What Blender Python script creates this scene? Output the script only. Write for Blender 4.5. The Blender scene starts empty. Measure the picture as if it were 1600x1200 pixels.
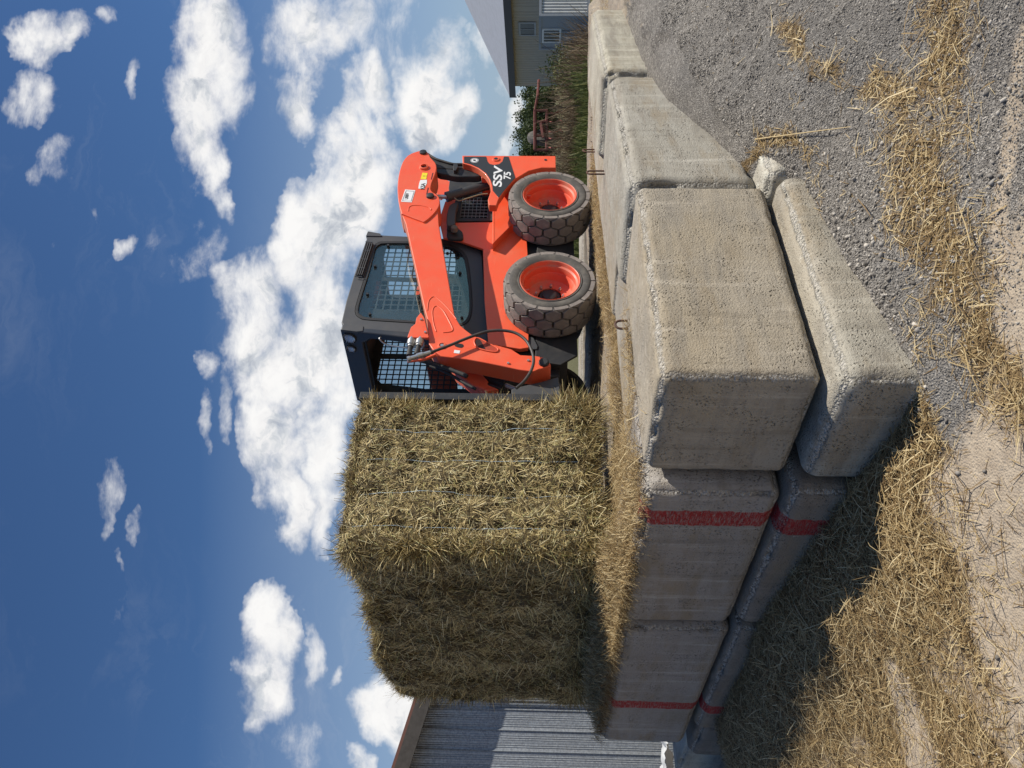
import bpy, bmesh, math, random
import numpy as np
from mathutils import Vector, Matrix
random.seed(7); rng = np.random.default_rng(7)
C = bpy.context.scene.collection
sc = bpy.context.scene
# ------------------------------------------------------------------ camera
F = 1270.0; P = math.atan(40 / F); ROLL = math.radians(0.7)
EYE = np.array([0, 0, 1.65])
D0 = np.array([0, math.sin(P), -math.cos(P)]); XA = np.array([1., 0, 0]); VD = np.array([0, math.cos(P), math.sin(P)])
IR = math.cos(ROLL) * D0 + math.sin(ROLL) * XA; IU = math.cos(ROLL) * XA - math.sin(ROLL) * D0
cam = bpy.data.cameras.new('camera'); camo = bpy.data.objects.new('camera', cam); C.objects.link(camo)
camo.matrix_world = Matrix(((IR[0], IU[0], -VD[0], 0), (IR[1], IU[1], -VD[1], 0), (IR[2], IU[2], -VD[2], 1.65), (0, 0, 0, 1)))
cam.sensor_width = 36; cam.lens = 36 * F / 1600; cam.clip_start = 0.05; cam.clip_end = 3000
sc.camera = camo
def ray(x, y): return VD * F + IR * (x - 800) + IU * (600 - y)
def atz(x, y, z): d = ray(x, y); return EYE + d * ((z - 1.65) / d[2])
def aty(x, y, Y): d = ray(x, y); return EYE + d * (Y / d[1])
# ------------------------------------------------------------------ view and sun
AZR = math.radians(48.3)
RD = np.array([math.sin(AZR), math.cos(AZR), 0]); LD = np.array([-RD[1], RD[0], 0])   # the two directions of the block wall
CW = np.array([.033, 3.012, 0])
sc.view_settings.view_transform = 'Standard'; sc.view_settings.look = 'None'
sc.view_settings.exposure = 0.14; sc.view_settings.gamma = 1
SUN_EL = 50; SUN_DIR = np.array([-.85, .127, -1.0])
sun = bpy.data.lights.new('sun', 'SUN'); sun.energy = 5.0; sun.angle = math.radians(.5); sun.color = (1, .94, .84)
suno = bpy.data.objects.new('sun', sun); C.objects.link(suno)
suno.rotation_euler = Vector(SUN_DIR).to_track_quat('-Z', 'Y').to_euler(); suno.location = (30, -6, 40)
# ------------------------------------------------------------------ node helpers
class NT:
    def __init__(s, tree): s.t = tree; s.n = tree.nodes; s.l = tree.links
    def new(s, typ, **k):
        nd = s.n.new(typ)
        for a, v in k.items():
            if a.startswith('i_'):
                key = a[2:]; key = int(key) if key.isdigit() else key.replace('_', ' ')
                s.put(nd, key, v)
            else: setattr(nd, a, v)
        return nd
    def put(s, nd, key, v):
        if isinstance(v, bpy.types.NodeSocket): s.l.new(v, nd.inputs[key])
        else: nd.inputs[key].default_value = v
    def math(s, op, a, b=0., c=0., clamp=False):
        nd = s.n.new('ShaderNodeMath'); nd.operation = op; nd.use_clamp = clamp
        s.put(nd, 0, a); s.put(nd, 1, b)
        if len(nd.inputs) > 2: s.put(nd, 2, c)
        return nd.outputs[0]
    def vm(s, op, a, b=(0, 0, 0)):
        nd = s.n.new('ShaderNodeVectorMath'); nd.operation = op; s.put(nd, 0, a); s.put(nd, 1, b)
        return nd.outputs['Value'] if op in ('LENGTH', 'DOT_PRODUCT') else nd.outputs[0]
    def noise(s, vec, scale, detail=4, rough=.55, dist=0.):
        nd = s.new('ShaderNodeTexNoise'); 
        if vec is not None: s.put(nd, 'Vector', vec)
        nd.inputs['Scale'].default_value = scale; nd.inputs['Detail'].default_value = detail
        nd.inputs['Roughness'].default_value = rough; nd.inputs['Distortion'].default_value = dist
        return nd.outputs['Fac']
    def mr(s, v, a, b, c=0., d=1., smooth=False):
        nd = s.n.new('ShaderNodeMapRange'); nd.clamp = True
        if smooth: nd.interpolation_type = 'SMOOTHSTEP'
        s.put(nd, 0, v); nd.inputs[1].default_value = a; nd.inputs[2].default_value = b
        nd.inputs[3].default_value = c; nd.inputs[4].default_value = d
        return nd.outputs[0]
    def mix(s, f, a, b):
        nd = s.n.new('ShaderNodeMix'); nd.data_type = 'RGBA'
        s.put(nd, 0, f)
        for k, v in ((6, a), (7, b)):
            if isinstance(v, tuple) and len(v) == 3: v = (*v, 1)
            s.put(nd, k, v)
        return nd.outputs[2]
    def ramp(s, f, stops):
        nd = s.n.new('ShaderNodeValToRGB'); s.put(nd, 0, f); e = nd.color_ramp.elements
        while len(e) < len(stops): e.new(.5)
        for k, (p, c) in enumerate(stops): e[k].position = p; e[k].color = (*c, 1)
        return nd.outputs[0]
# ------------------------------------------------------------------ sky
w = bpy.data.worlds.new('World'); sc.world = w; w.use_nodes = True
T = NT(w.node_tree); T.n.clear()
sky = T.new('ShaderNodeTexSky', sky_type='NISHITA'); sky.sun_disc = False
sky.sun_elevation = math.radians(SUN_EL); sky.sun_rotation = math.radians(98.5); sky.air_density = 1.0; sky.dust_density = .6; sky.ozone_density = 2.2; sky.altitude = 0
tc = T.new('ShaderNodeTexCoord').outputs['Generated']
sx = T.new('ShaderNodeSeparateXYZ', i_0=tc)
ay = T.math('MAXIMUM', T.math('ABSOLUTE', sx.outputs[1]), .02)
ca = T.math('DIVIDE', sx.outputs[0], ay); cb = T.math('DIVIDE', sx.outputs[2], ay)
cv = T.new('ShaderNodeCombineXYZ', i_0=ca, i_1=cb, i_2=0.).outputs[0]
BLOBS = [(62, 45, 50, 42, .9), (40, 140, 34, 42, .7), (82, 255, 30, 34, .62), (110, 25, 30, 30, .7), (172, 15, 22, 22, .6), (184, 138, 12, 40, .5),
 (335, 70, 70, 90, 1.0), (310, 160, 55, 75, .98), (365, 120, 50, 80, .98), (330, 245, 28, 60, .8), (335, 310, 18, 30, .6),
 (485, 50, 60, 80, .98), (462, 160, 34, 48, .95), (575, 175, 40, 75, 1.0), (545, 260, 60, 85, 1.02), (520, 350, 60, 100, 1.02), (565, 310, 50, 100, 1.02),
 (665, 165, 48, 75, .98), (690, 190, 40, 60, 1.), (455, 385, 48, 85, 1.02), (490, 430, 52, 110, 1.02), (400, 440, 50, 60, 1.05), (350, 450, 34, 42, .85), (385, 520, 48, 75, 1.), (350, 620, 20, 55, .65),
 (440, 590, 58, 85, 1.02), (500, 540, 60, 95, 1.02), (435, 690, 52, 90, 1.02), (455, 790, 34, 65, 1.05), (505, 700, 34, 85, 1.), (500, 800, 28, 60, .85), (520, 620, 34, 60, .98), (520, 700, 24, 50, .8),
 (412, 985, 44, 52, .98), (405, 1060, 46, 60, 1.05), (385, 1115, 20, 38, .7), (485, 1020, 22, 52, .8), (537, 1038, 14, 20, .7), (600, 1105, 40, 42, 1.0), (630, 1130, 45, 55, .98), (547, 1180, 16, 34, .85),
 (300, 650, 14, 40, .58), (315, 570, 20, 36, .6), (160, 765, 18, 52, .45), (207, 815, 12, 24, .5), (180, 852, 10, 22, .42), (188, 935, 14, 44, .42), (186, 382, 16, 26, .55), (75, 365, 10, 16, .4), (128, 330, 8, 18, .42),
 (275, 390, 60, 60, .36), (450, 1160, 50, 70, .36), (795, 190, 20, 42, .85), (742, 70, 14, 40, .7), (770, 120, 18, 45, .7), (705, 70, 30, 60, .6), (560, 30, 40, 70, .5), (620, 60, 50, 90, .45), (640, 20, 30, 60, .6), (790, 225, 14, 30, .7)]
cs = T.vm('MULTIPLY', cv, (.75, 1.25, 1)); n1 = T.noise(cs, 8.5, 9, .62, .35); n2 = T.noise(cs, 26, 7, .66, .3)
wn = T.vm('ADD', cv, T.vm('MULTIPLY', T.vm('SUBTRACT', T.new('ShaderNodeTexNoise', i_Vector=cv, i_Scale=7.0, i_Detail=5., i_Roughness=.6).outputs['Color'], (.5, .5, .5)), (.15, .13, 0)))
def blobfield(vec):
    acc = None
    for (px, py, rx, ry, wt) in BLOBS:
        d = ray(px, py); a, b = d[0] / d[1], d[2] / d[1]
        v = T.vm('MULTIPLY', T.vm('SUBTRACT', vec, (a, b, 0)), (F / ry / 1.42, F / rx / 1.3, 0))
        q = T.math('MULTIPLY_ADD', T.vm('DOT_PRODUCT', v, v), -wt, wt)
        acc = q if acc is None else T.new('ShaderNodeMath', operation='SMOOTH_MAX', i_0=acc, i_1=q, i_2=.05).outputs[0]
    return T.math('MAXIMUM', acc, 0)
bf = blobfield(wn)
fine = T.math('ADD', T.math('MULTIPLY', T.math('SUBTRACT', n1, .5), 2.3), T.math('MULTIPLY', T.math('SUBTRACT', n2, .5), .85))
raw = T.math('MULTIPLY', T.math('ADD', bf, fine), T.mr(bf, 0.0, .18))
dens = T.mr(raw, .14, 1.05, 0, 1, True)
dens = T.math('MULTIPLY', T.math('POWER', dens, .95), T.mr(sx.outputs[1], -.25, .05))
bil = T.noise(T.vm('ADD', wn, (.018, .03, 0)), 15, 6, .6)
shade = T.math('ADD', T.math('MULTIPLY', T.math('SUBTRACT', T.noise(wn, 15, 6, .6), bil), 3.0), T.mr(raw, .6, 1.6, .36, -.16))
ccol = T.ramp(T.math('ADD', shade, .5, clamp=True), [(.0, (.50, .54, .61)), (.35, (.72, .75, .79)), (.6, (.93, .93, .94)), (1, (1, 1, 1))])
ccol = T.vm('MULTIPLY', ccol, (15.5, 15.3, 15.0))
haze = T.mr(cb, -.02, .42, 1.0, 0)
hz2 = T.math('MULTIPLY', T.mr(T.noise(T.vm('MULTIPLY', cv, (1.4, 4, 1)), 4, 7, .65), .36, .70), T.mr(cb, .02, .42, .75, .0))
skt = T.vm('MULTIPLY', sky.outputs[0], (.67, .96, 1.30))
skc = T.mix(T.math('MAXIMUM', T.math('MULTIPLY', haze, .75), hz2), skt, (6.6, 8.2, 10.2))
cir = T.math('MULTIPLY', T.mr(T.noise(T.vm('MULTIPLY', wn, (2.0, 5.5, 1)), 2.2, 9, .68, .6), .52, .80), T.mr(T.noise(cv, 2.0, 3), .45, .65, 0, .22))
skc = T.mix(cir, skc, (9., 9.6, 10.6))
fin = T.mix(T.math('MULTIPLY', dens, .97), skc, ccol)
bg = T.new('ShaderNodeBackground', i_0=fin, i_1=.058)
T.l.new(bg.outputs[0], T.new('ShaderNodeOutputWorld').inputs[0])
# ------------------------------------------------------------------ materials
def mat(name, build=None, color=(.5, .5, .5), rough=.6, metal=0., spec=.5, coat=0.):
    m = bpy.data.materials.new(name); m.use_nodes = True; t = NT(m.node_tree); b = t.n['Principled BSDF']
    b.inputs['Base Color'].default_value = (*color, 1); b.inputs['Roughness'].default_value = rough
    b.inputs['Metallic'].default_value = metal; b.inputs['Specular IOR Level'].default_value = spec; b.inputs['Coat Weight'].default_value = coat
    if build: build(t, b)
    return m
def bump(t, b, h, dist=.01, strength=1.):
    n = t.new('ShaderNodeBump', i_Height=h, i_Distance=dist, i_Strength=strength); t.l.new(n.outputs[0], b.inputs['Normal'])
def objc(t): return t.new('ShaderNodeTexCoord').outputs['Object']
def dirty(c1, c2, scale=6., amt=.5, rough=(.4, .7), bscale=0., bd=.001):
    def f(t, b):
        o = objc(t); n = t.noise(o, scale, 6, .65)
        t.l.new(t.mix(t.mr(n, .45, .75, 0, amt), c1, c2), b.inputs['Base Color'])
        t.l.new(t.mr(n, .3, .7, *rough), b.inputs['Roughness'])
        if bscale: bump(t, b, t.noise(o, bscale, 4), bd)
    return f
ORANGE = (.86, .105, .036)
def red_paint(t, b):
    o = objc(t); n = t.noise(o, 5, 6, .7); n2 = t.noise(o, 45, 4, .7)
    c = t.mix(t.mr(n, .42, .72, 0, .5), ORANGE, (.72, .17, .085))
    up = t.new('ShaderNodeSeparateXYZ', i_0=t.new('ShaderNodeNewGeometry').outputs['Normal']).outputs[2]
    c = t.mix(t.math('MULTIPLY', t.mr(up, .5, .95), t.mr(t.noise(o, 14, 5, .7), .35, .6, .1, .7)), c, (.42, .30, .18))
    sc1 = t.noise(t.vm('MULTIPLY', o, (3, 3, 60)), 1.6, 3, .6); c = t.mix(t.mr(sc1, .68, .72, 0, .35), c, (.88, .34, .2))
    c = t.mix(t.mr(n2, .66, .72, 0, .55), c, (.33, .11, .06))
    t.l.new(c, b.inputs['Base Color']); t.l.new(t.mr(n, .3, .7, .32, .55), b.inputs['Roughness'])
    bump(t, b, t.noise(o, 120, 2), .0004)
M = {}
M['red'] = mat('orange_red_paint', red_paint, coat=.08)
M['darkred'] = mat('worn_shaded_red', dirty((.45, .05, .02), (.16, .07, .04), 9, .8))  # worn red, darkened to paint in the shade of the arm pocket
M['black'] = mat('black_steel', dirty((.022, .023, .026), (.07, .062, .05), 7, .6, (.45, .75), 60, .0006))
M['cab'] = mat('charcoal_cab_paint', dirty((.062, .064, .068), (.11, .105, .095), 4, .5, (.5, .65), 150, .0004))
M['decal'] = mat('black_decal', color=(.028, .03, .034), rough=.5)
M['white'] = mat('white_print', color=(.8, .8, .8), rough=.5)
M['yellow'] = mat('yellow_sticker', color=(.85, .68, .03), rough=.5)
M['steel'] = mat('bright_steel', dirty((.55, .55, .54), (.25, .22, .18), 20, .6, (.25, .5)), metal=.85)
M['hosem'] = mat('rubber_hose', dirty((.03, .03, .03), (.09, .08, .065), 20, .6, (.55, .8)))
M['tyre'] = mat('dusty_rubber', dirty((.095, .088, .08), (.20, .18, .152), 8, .9, (.8, .95), 70, .0015), spec=.25)
M['tread'] = mat('dusty_tread_rubber', dirty((.23, .20, .18), (.37, .325, .285), 11, .9, (.85, .98), 90, .002), spec=.2)
M['rimp'] = mat('dusty_rim_paint', dirty((.74, .11, .055), (.52, .26, .17), 7, .8, (.4, .65)))
M['lens'] = mat('lamp_lens', color=(.55, .56, .58), rough=.15, metal=.5)
M['seat'] = mat('black_vinyl', color=(.02, .02, .022), rough=.6)
M['rust'] = mat('rusty_rebar', dirty((.10, .055, .04), (.2, .09, .05), 30, .8, (.8, .95)))
def glassf(t, b):
    t.n.remove(b); g = t.new('ShaderNodeBsdfGlossy', i_0=(.62, .66, .58, 1), i_Roughness=.03); tr = t.new('ShaderNodeBsdfTransparent', i_0=(.93, .97, .96, 1))
    df = t.new('ShaderNodeBsdfDiffuse', i_0=(.36, .40, .38, 1))
    fr = t.new('ShaderNodeFresnel', i_0=1.5).outputs[0]
    m1 = t.new('ShaderNodeMixShader', i_0=.018); t.l.new(tr.outputs[0], m1.inputs[1]); t.l.new(df.outputs[0], m1.inputs[2])
    m2 = t.new('ShaderNodeMixShader'); t.l.new(t.math('MULTIPLY', fr, .25), m2.inputs[0]); t.l.new(m1.outputs[0], m2.inputs[1]); t.l.new(g.outputs[0], m2.inputs[2])
    t.l.new(m2.outputs[0], t.n['Material Output'].inputs[0])
M['glass'] = mat('tinted_glass', glassf)
def concrete(base, warm, stain, seed, red=None):
    """red = (axis, lo, hi) band of red paint in object coordinates"""
    def f(t, b):
        o = t.vm('ADD', objc(t), (seed * 3.1, seed * 1.7, seed)); oo = objc(t)
        n = t.noise(o, 1.6, 6, .6); n2 = t.noise(o, 12, 6, .7); n3 = t.noise(o, 110, 3, .6)
        st = t.noise(t.vm('MULTIPLY', o, (1.2, 1.2, 9)), 1.5, 5, .65)
        vs = t.noise(t.vm('MULTIPLY', o, (14, 14, 1)), 1.2, 5, .7)
        c = t.mix(t.mr(n, .35, .65), base, warm)
        c = t.mix(t.mr(st, .46, .66, 0, .8), c, stain)
        c = t.mix(t.mr(t.noise(t.vm('MULTIPLY', o, (1.5, 1.5, 5)), 1.1, 7, .7, ), .52, .66, 0, .6), c, (.30, .235, .15))
        c = t.mix(t.mr(vs, .54, .68, 0, .5), c, tuple(min(.75, x * 1.5) for x in base))
        c = t.mix(t.mr(t.noise(t.vm('MULTIPLY', o, (9, 9, .7)), 1.4, 6, .7), .56, .70, 0, .45), c, tuple(x * .5 for x in warm))
        c = t.mix(t.mr(n2, .52, .75, 0, .45), c, tuple(x * .62 for x in warm))
        c = t.mix(t.mr(n3, .60, .72, 0, .55), c, (.12, .10, .08))
        c = t.mix(t.mr(t.noise(o, 5, 7, .75), .64, .70, 0, .6), c, (.60, .55, .47))
        eg = t.new('ShaderNodeAttribute', attribute_name='arris').outputs['Fac']
        ek = t.mr(t.math('ADD', eg, t.math('MULTIPLY', t.math('SUBTRACT', t.noise(o, 16, 6, .75), .5), 1.6)), .45, .75)
        ag = t.new('ShaderNodeTexVoronoi', i_Vector=o, i_Scale=95.0)
        agc = t.mix(t.new('ShaderNodeSeparateColor', i_0=ag.outputs['Color']).outputs[0], tuple(x * .75 for x in base), (.60, .56, .49))
        c = t.mix(t.math('MULTIPLY', ek, .8), c, agc)
        pits = t.new('ShaderNodeTexVoronoi', i_Vector=t.vm('ADD', o, t.vm('MULTIPLY', t.new('ShaderNodeTexNoise', i_Vector=o, i_Scale=30.).outputs['Color'], (.03, .03, .03))), i_Scale=75.0).outputs['Distance']
        pk = t.math('MULTIPLY', t.mr(pits, .08, .34, 1, 0), t.mr(t.noise(o, 9, 4, .6), .42, .6))
        c = t.mix(t.math('MULTIPLY', pk, .45), c, tuple(x * .45 for x in warm))
        if red:
            sp = t.new('ShaderNodeSeparateXYZ', i_0=oo).outputs[red[0]]
            e = t.math('MULTIPLY', t.math('SUBTRACT', t.noise(oo, 14, 5, .7), .5), .05)
            v = t.math('ADD', sp, e)
            k = t.math('MULTIPLY', t.mr(v, red[1], red[1] + .006), t.mr(v, red[2] - .006, red[2], 1, 0))
            k = t.math('MULTIPLY', k, t.mr(t.new('ShaderNodeSeparateXYZ', i_0=oo).outputs[0], .10, .13, 1, 0))
            k = t.math('MULTIPLY', k, t.mr(t.noise(t.vm('MULTIPLY', oo, (1, 1, 6)), 22, 6, .8), .36, .52, .1, .95))
            c = t.mix(k, c, t.mix(t.noise(oo, 7, 5, .7), (.26, .016, .018), (.42, .03, .028)))
        t.l.new(c, b.inputs['Base Color'])
        h = t.math('ADD', t.math('MULTIPLY', n3, .5), t.math('ADD', t.math('MULTIPLY', n2, .6), t.mr(t.noise(o, 60, 3, .5), .24, .34, -.35, 0)))
        h = t.math('ADD', h, t.math('MULTIPLY', t.noise(o, 300, 2), .25))
        h = t.math('SUBTRACT', t.math('ADD', h, t.math('MULTIPLY', ek, t.math('MULTIPLY', ag.outputs['Distance'], -1.2))), t.math('MULTIPLY', pk, .8))
        bump(t, b, h, .010, 1.)
    return f
# ------------------------------------------------------------------ object helpers
def setp(o, label=None, cat=None, group=None, kind=None):
    if label: o['label'] = label
    if cat: o['category'] = cat
    if group: o['group'] = group
    if kind: o['kind'] = kind
    return o
def empty(name, loc, rz, label, cat, group=None):
    o = bpy.data.objects.new(name, None); C.objects.link(o); o.location = loc; o.rotation_euler = (0, 0, rz); o.empty_display_size = .2
    return setp(o, label, cat, group)
def copy_tree(o, parent=None):
    c = o.copy(); C.objects.link(c)
    if parent: c.parent = parent
    for ch in list(o.children): copy_tree(ch, c)
    return c
class MB:
    def __init__(s): s.v = []; s.f = []
    def add(s, vs, fs):
        k = len(s.v); s.v += [tuple(map(float, p)) for p in vs]; s.f += [tuple(i + k for i in q) for q in fs]; return s
    def box(s, a, b, rot=None, at=None):
        (x0, y0, z0), (x1, y1, z1) = a, b
        vs = [(x, y, z) for x in (x0, x1) for y in (y0, y1) for z in (z0, z1)]
        if rot is not None: vs = [tuple(rot @ Vector(p) + Vector(at or (0, 0, 0))) for p in vs]
        return s.add(vs, [(0, 1, 3, 2), (4, 6, 7, 5), (0, 4, 5, 1), (2, 3, 7, 6), (0, 2, 6, 4), (1, 5, 7, 3)])
    def bar(s, p0, p1, w, h, up=(0, 0, 1)):
        p0, p1 = Vector(p0), Vector(p1); d = (p1 - p0).normalized(); u = Vector(up); u = (u - d * u.dot(d)).normalized(); r = d.cross(u)
        vs = [p + r * a * w / 2 + u * b * h / 2 for p in (p0, p1) for a, b in ((-1, -1), (1, -1), (1, 1), (-1, 1))]
        return s.add(vs, [(0, 1, 2, 3), (7, 6, 5, 4), (0, 4, 5, 1), (1, 5, 6, 2), (2, 6, 7, 3), (3, 7, 4, 0)])
    def tube(s, pts, r, n=10, smooth=0):
        pts = [Vector(p) for p in pts]
        if smooth:
            q = []
            for i in range(len(pts) - 1):
                a, b, c, d = pts[max(i - 1, 0)], pts[i], pts[i + 1], pts[min(i + 2, len(pts) - 1)]
                for k in range(smooth):
                    t = k / smooth
                    q.append(.5 * ((2 * b) + (c - a) * t + (2 * a - 5 * b + 4 * c - d) * t * t + (-a + 3 * b - 3 * c + d) * t ** 3))
            pts = q + [pts[-1]]
        vs = []; prev = None
        for i, p in enumerate(pts):
            d = (pts[min(i + 1, len(pts) - 1)] - pts[max(i - 1, 0)]).normalized()
            u = prev if prev is not None else (Vector((0, 0, 1)) if abs(d.z) < .9 else Vector((1, 0, 0)))
            u = (u - d * u.dot(d)).normalized(); prev = u; v = d.cross(u)
            rr = float(np.interp(i / (len(pts) - 1), np.linspace(0, 1, len(r)), r)) if smooth and isinstance(r, (list, tuple)) else r[i] if isinstance(r, (list, tuple)) else r
            vs += [p + (u * math.cos(a) + v * math.sin(a)) * rr for a in [2 * math.pi * k / n for k in range(n)]]
        fs = [(i * n + k, i * n + (k + 1) % n, (i + 1) * n + (k + 1) % n, (i + 1) * n + k) for i in range(len(pts) - 1) for k in range(n)]
        fs += [tuple(range(n))[::-1], tuple((len(pts) - 1) * n + k for k in range(n))]
        return s.add(vs, fs)
    def lathe(s, prof, n=64, c=(0, 0, 0), closed=False):
        """profile of (radius, y) turned about the y axis"""
        vs = [(c[0] + r * math.cos(a), c[1] + y, c[2] + r * math.sin(a)) for a in [2 * math.pi * k / n for k in range(n)] for r, y in prof]
        m = len(prof); fs = []
        for k in range(n):
            for j in range(m - 1 + closed):
                j2 = (j + 1) % m
                fs.append((k * m + j, k * m + j2, ((k + 1) % n) * m + j2, ((k + 1) % n) * m + j))
        return s.add(vs, fs)
    def prism(s, poly, y0, y1, holes=()):
        """outline of (x, z) points pushed from y0 to y1, with holes"""
        bm = bmesh.new(); edges = []
        for lp in [poly] + list(holes):
            vv = [bm.verts.new((x, y0, z)) for x, z in lp]
            edges += [bm.edges.new((vv[i], vv[(i + 1) % len(vv)])) for i in range(len(vv))]
        r = bmesh.ops.triangle_fill(bm, edges=edges, use_beauty=True, use_dissolve=False)
        fs = [f for f in bm.faces]
        r = bmesh.ops.extrude_face_region(bm, geom=fs)
        bmesh.ops.translate(bm, vec=(0, y1 - y0, 0), verts=[e for e in r['geom'] if isinstance(e, bmesh.types.BMVert)])
        bmesh.ops.recalc_face_normals(bm, faces=bm.faces)
        bmesh.ops.dissolve_limit(bm, angle_limit=.01, verts=bm.verts, edges=bm.edges)
        bm.verts.index_update()
        s.add([v.co for v in bm.verts], [[v.index for v in f.verts] for f in bm.faces]); bm.free(); return s
    def build(s, name, m, parent=None, smooth=False, bevel=0., loc=None, label=None):
        me = bpy.data.meshes.new(name); me.from_pydata(s.v, [], s.f); me.update()
        bm = bmesh.new(); bm.from_mesh(me); bmesh.ops.recalc_face_normals(bm, faces=bm.faces); bm.to_mesh(me); bm.free()
        for mm in (m if isinstance(m, list) else [m]): me.materials.append(mm)
        o = bpy.data.objects.new(name, me); C.objects.link(o)
        if parent: o.parent = parent
        if loc is not None: o.location = loc
        if smooth:
            for p in me.polygons: p.use_smooth = True
            me.set_sharp_from_angle(angle=math.radians(smooth if smooth > 1 else 40))
        if bevel:
            bv = o.modifiers.new('bevel', 'BEVEL'); bv.width = bevel; bv.segments = 2; bv.limit_method = 'ANGLE'; bv.angle_limit = math.radians(40)
            for p in me.polygons: p.use_smooth = True
            me.set_sharp_from_angle(angle=math.radians(40))
            o.modifiers.new('wn', 'WEIGHTED_NORMAL').keep_sharp = True
        if label: o['label'] = label
        return o
def fastmesh(name, verts, quads, m, parent=None, smooth=False, matidx=None):
    me = bpy.data.meshes.new(name); nv, nq = len(verts), len(quads); k = quads.shape[1]
    me.vertices.add(nv); me.vertices.foreach_set('co', np.asarray(verts, np.float32).ravel())
    me.loops.add(nq * k); me.loops.foreach_set('vertex_index', np.asarray(quads, np.int32).ravel())
    me.polygons.add(nq); me.polygons.foreach_set('loop_start', np.arange(nq, dtype=np.int32) * k)
    me.polygons.foreach_set('loop_total', np.full(nq, k, np.int32))
    if matidx is not None: me.polygons.foreach_set('material_index', np.asarray(matidx, np.int32))
    if smooth: me.polygons.foreach_set('use_smooth', np.ones(nq, bool))
    me.update(calc_edges=True)
    for mm in (m if isinstance(m, list) else [m]): me.materials.append(mm)
    o = bpy.data.objects.new(name, me); C.objects.link(o)
    if parent: o.parent = parent
    return o
# value noise in numpy
_tab = rng.random((64, 64, 64)).astype(np.float32)
def vn(p):
    p = np.asarray(p, float); i = np.floor(p).astype(int); f = p - i; f = f * f * (3 - 2 * f); i &= 63; j = (i + 1) & 63
    x0, y0, z0 = i.T; x1, y1, z1 = j.T; fx, fy, fz = f.T
    a = _tab[x0, y0, z0] * (1 - fx) + _tab[x1, y0, z0] * fx; b = _tab[x0, y1, z0] * (1 - fx) + _tab[x1, y1, z0] * fx
    c = _tab[x0, y0, z1] * (1 - fx) + _tab[x1, y0, z1] * fx; d = _tab[x0, y1, z1] * (1 - fx) + _tab[x1, y1, z1] * fx
    return (a * (1 - fy) + b * fy) * (1 - fz) + (c * (1 - fy) + d * fy) * fz
def fbm(p, o=4, g=.5):
    p = np.asarray(p, float); s = 0; a = 1.; t = 0
    for k in range(o): s = s + a * vn(p * 2 ** k + 17.3 * k); t += a; a *= g
    return s / t - .5
def nrm(v): return v / np.maximum(np.linalg.norm(v, axis=-1, keepdims=True), 1e-9)
def blades(pos, d, up, ln, wd, bend):
    """flat bent stalks: three cross-sections, two quads each"""
    N = len(pos); d = nrm(d); side = nrm(np.cross(d, up)); ln = ln[:, None]; wd = wd[:, None]; bn = bend[:, None]
    mid = pos + d * ln * .5 + up * ln * bn * .5; end = pos + d * ln + up * ln * bn * .1
    v = np.stack([pos - side * wd, pos + side * wd, mid - side * wd, mid + side * wd, end - side * wd * .5, end + side * wd * .5], 1).reshape(-1, 3)
    b = np.arange(N)[:, None] * 6
    q = np.concatenate([b + np.array([[0, 1, 3, 2]]), b + np.array([[2, 3, 5, 4]])], 0)
    return v, q
def straw_mat(name, stops, tl=.25):
    def f(t, b):
        r = t.new('ShaderNodeNewGeometry').outputs['Random Per Island']
        c = t.ramp(r, stops); t.l.new(c, b.inputs['Base Color']); b.inputs['Roughness'].default_value = .6; b.inputs['Specular IOR Level'].default_value = .35
        tr = t.new('ShaderNodeBsdfTranslucent'); t.l.new(c, tr.inputs[0]); mx = t.new('ShaderNodeMixShader', i_0=tl)
        t.l.new(b.outputs[0], mx.inputs[1]); t.l.new(tr.outputs[0], mx.inputs[2]); t.l.new(mx.outputs[0], t.n['Material Output'].inputs[0])
    return mat(name, f)
M['straw'] = straw_mat('dry_straw', [(0, (.13, .08, .035)), (.3, (.30, .20, .09)), (.65, (.50, .37, .18)), (1, (.78, .64, .38))])
M['hay'] = straw_mat('baled_hay', [(0, (.05, .034, .014)), (.3, (.17, .12, .048)), (.55, (.44, .335, .14)), (.8, (.80, .64, .32)), (.88, (.30, .30, .10)), (1, (1, .88, .56))], .10)
M['weed'] = straw_mat('green_weeds', [(0, (.06, .08, .02)), (.6, (.13, .16, .045)), (1, (.26, .25, .10))])
M['brush'] = straw_mat('dead_brush', [(0, (.10, .065, .035)), (.6, (.2, .14, .08)), (1, (.33, .25, .16))])
M['leaf'] = straw_mat('tree_leaves', [(0, (.03, .045, .014)), (.6, (.055, .08, .022)), (1, (.10, .125, .04))])
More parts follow.
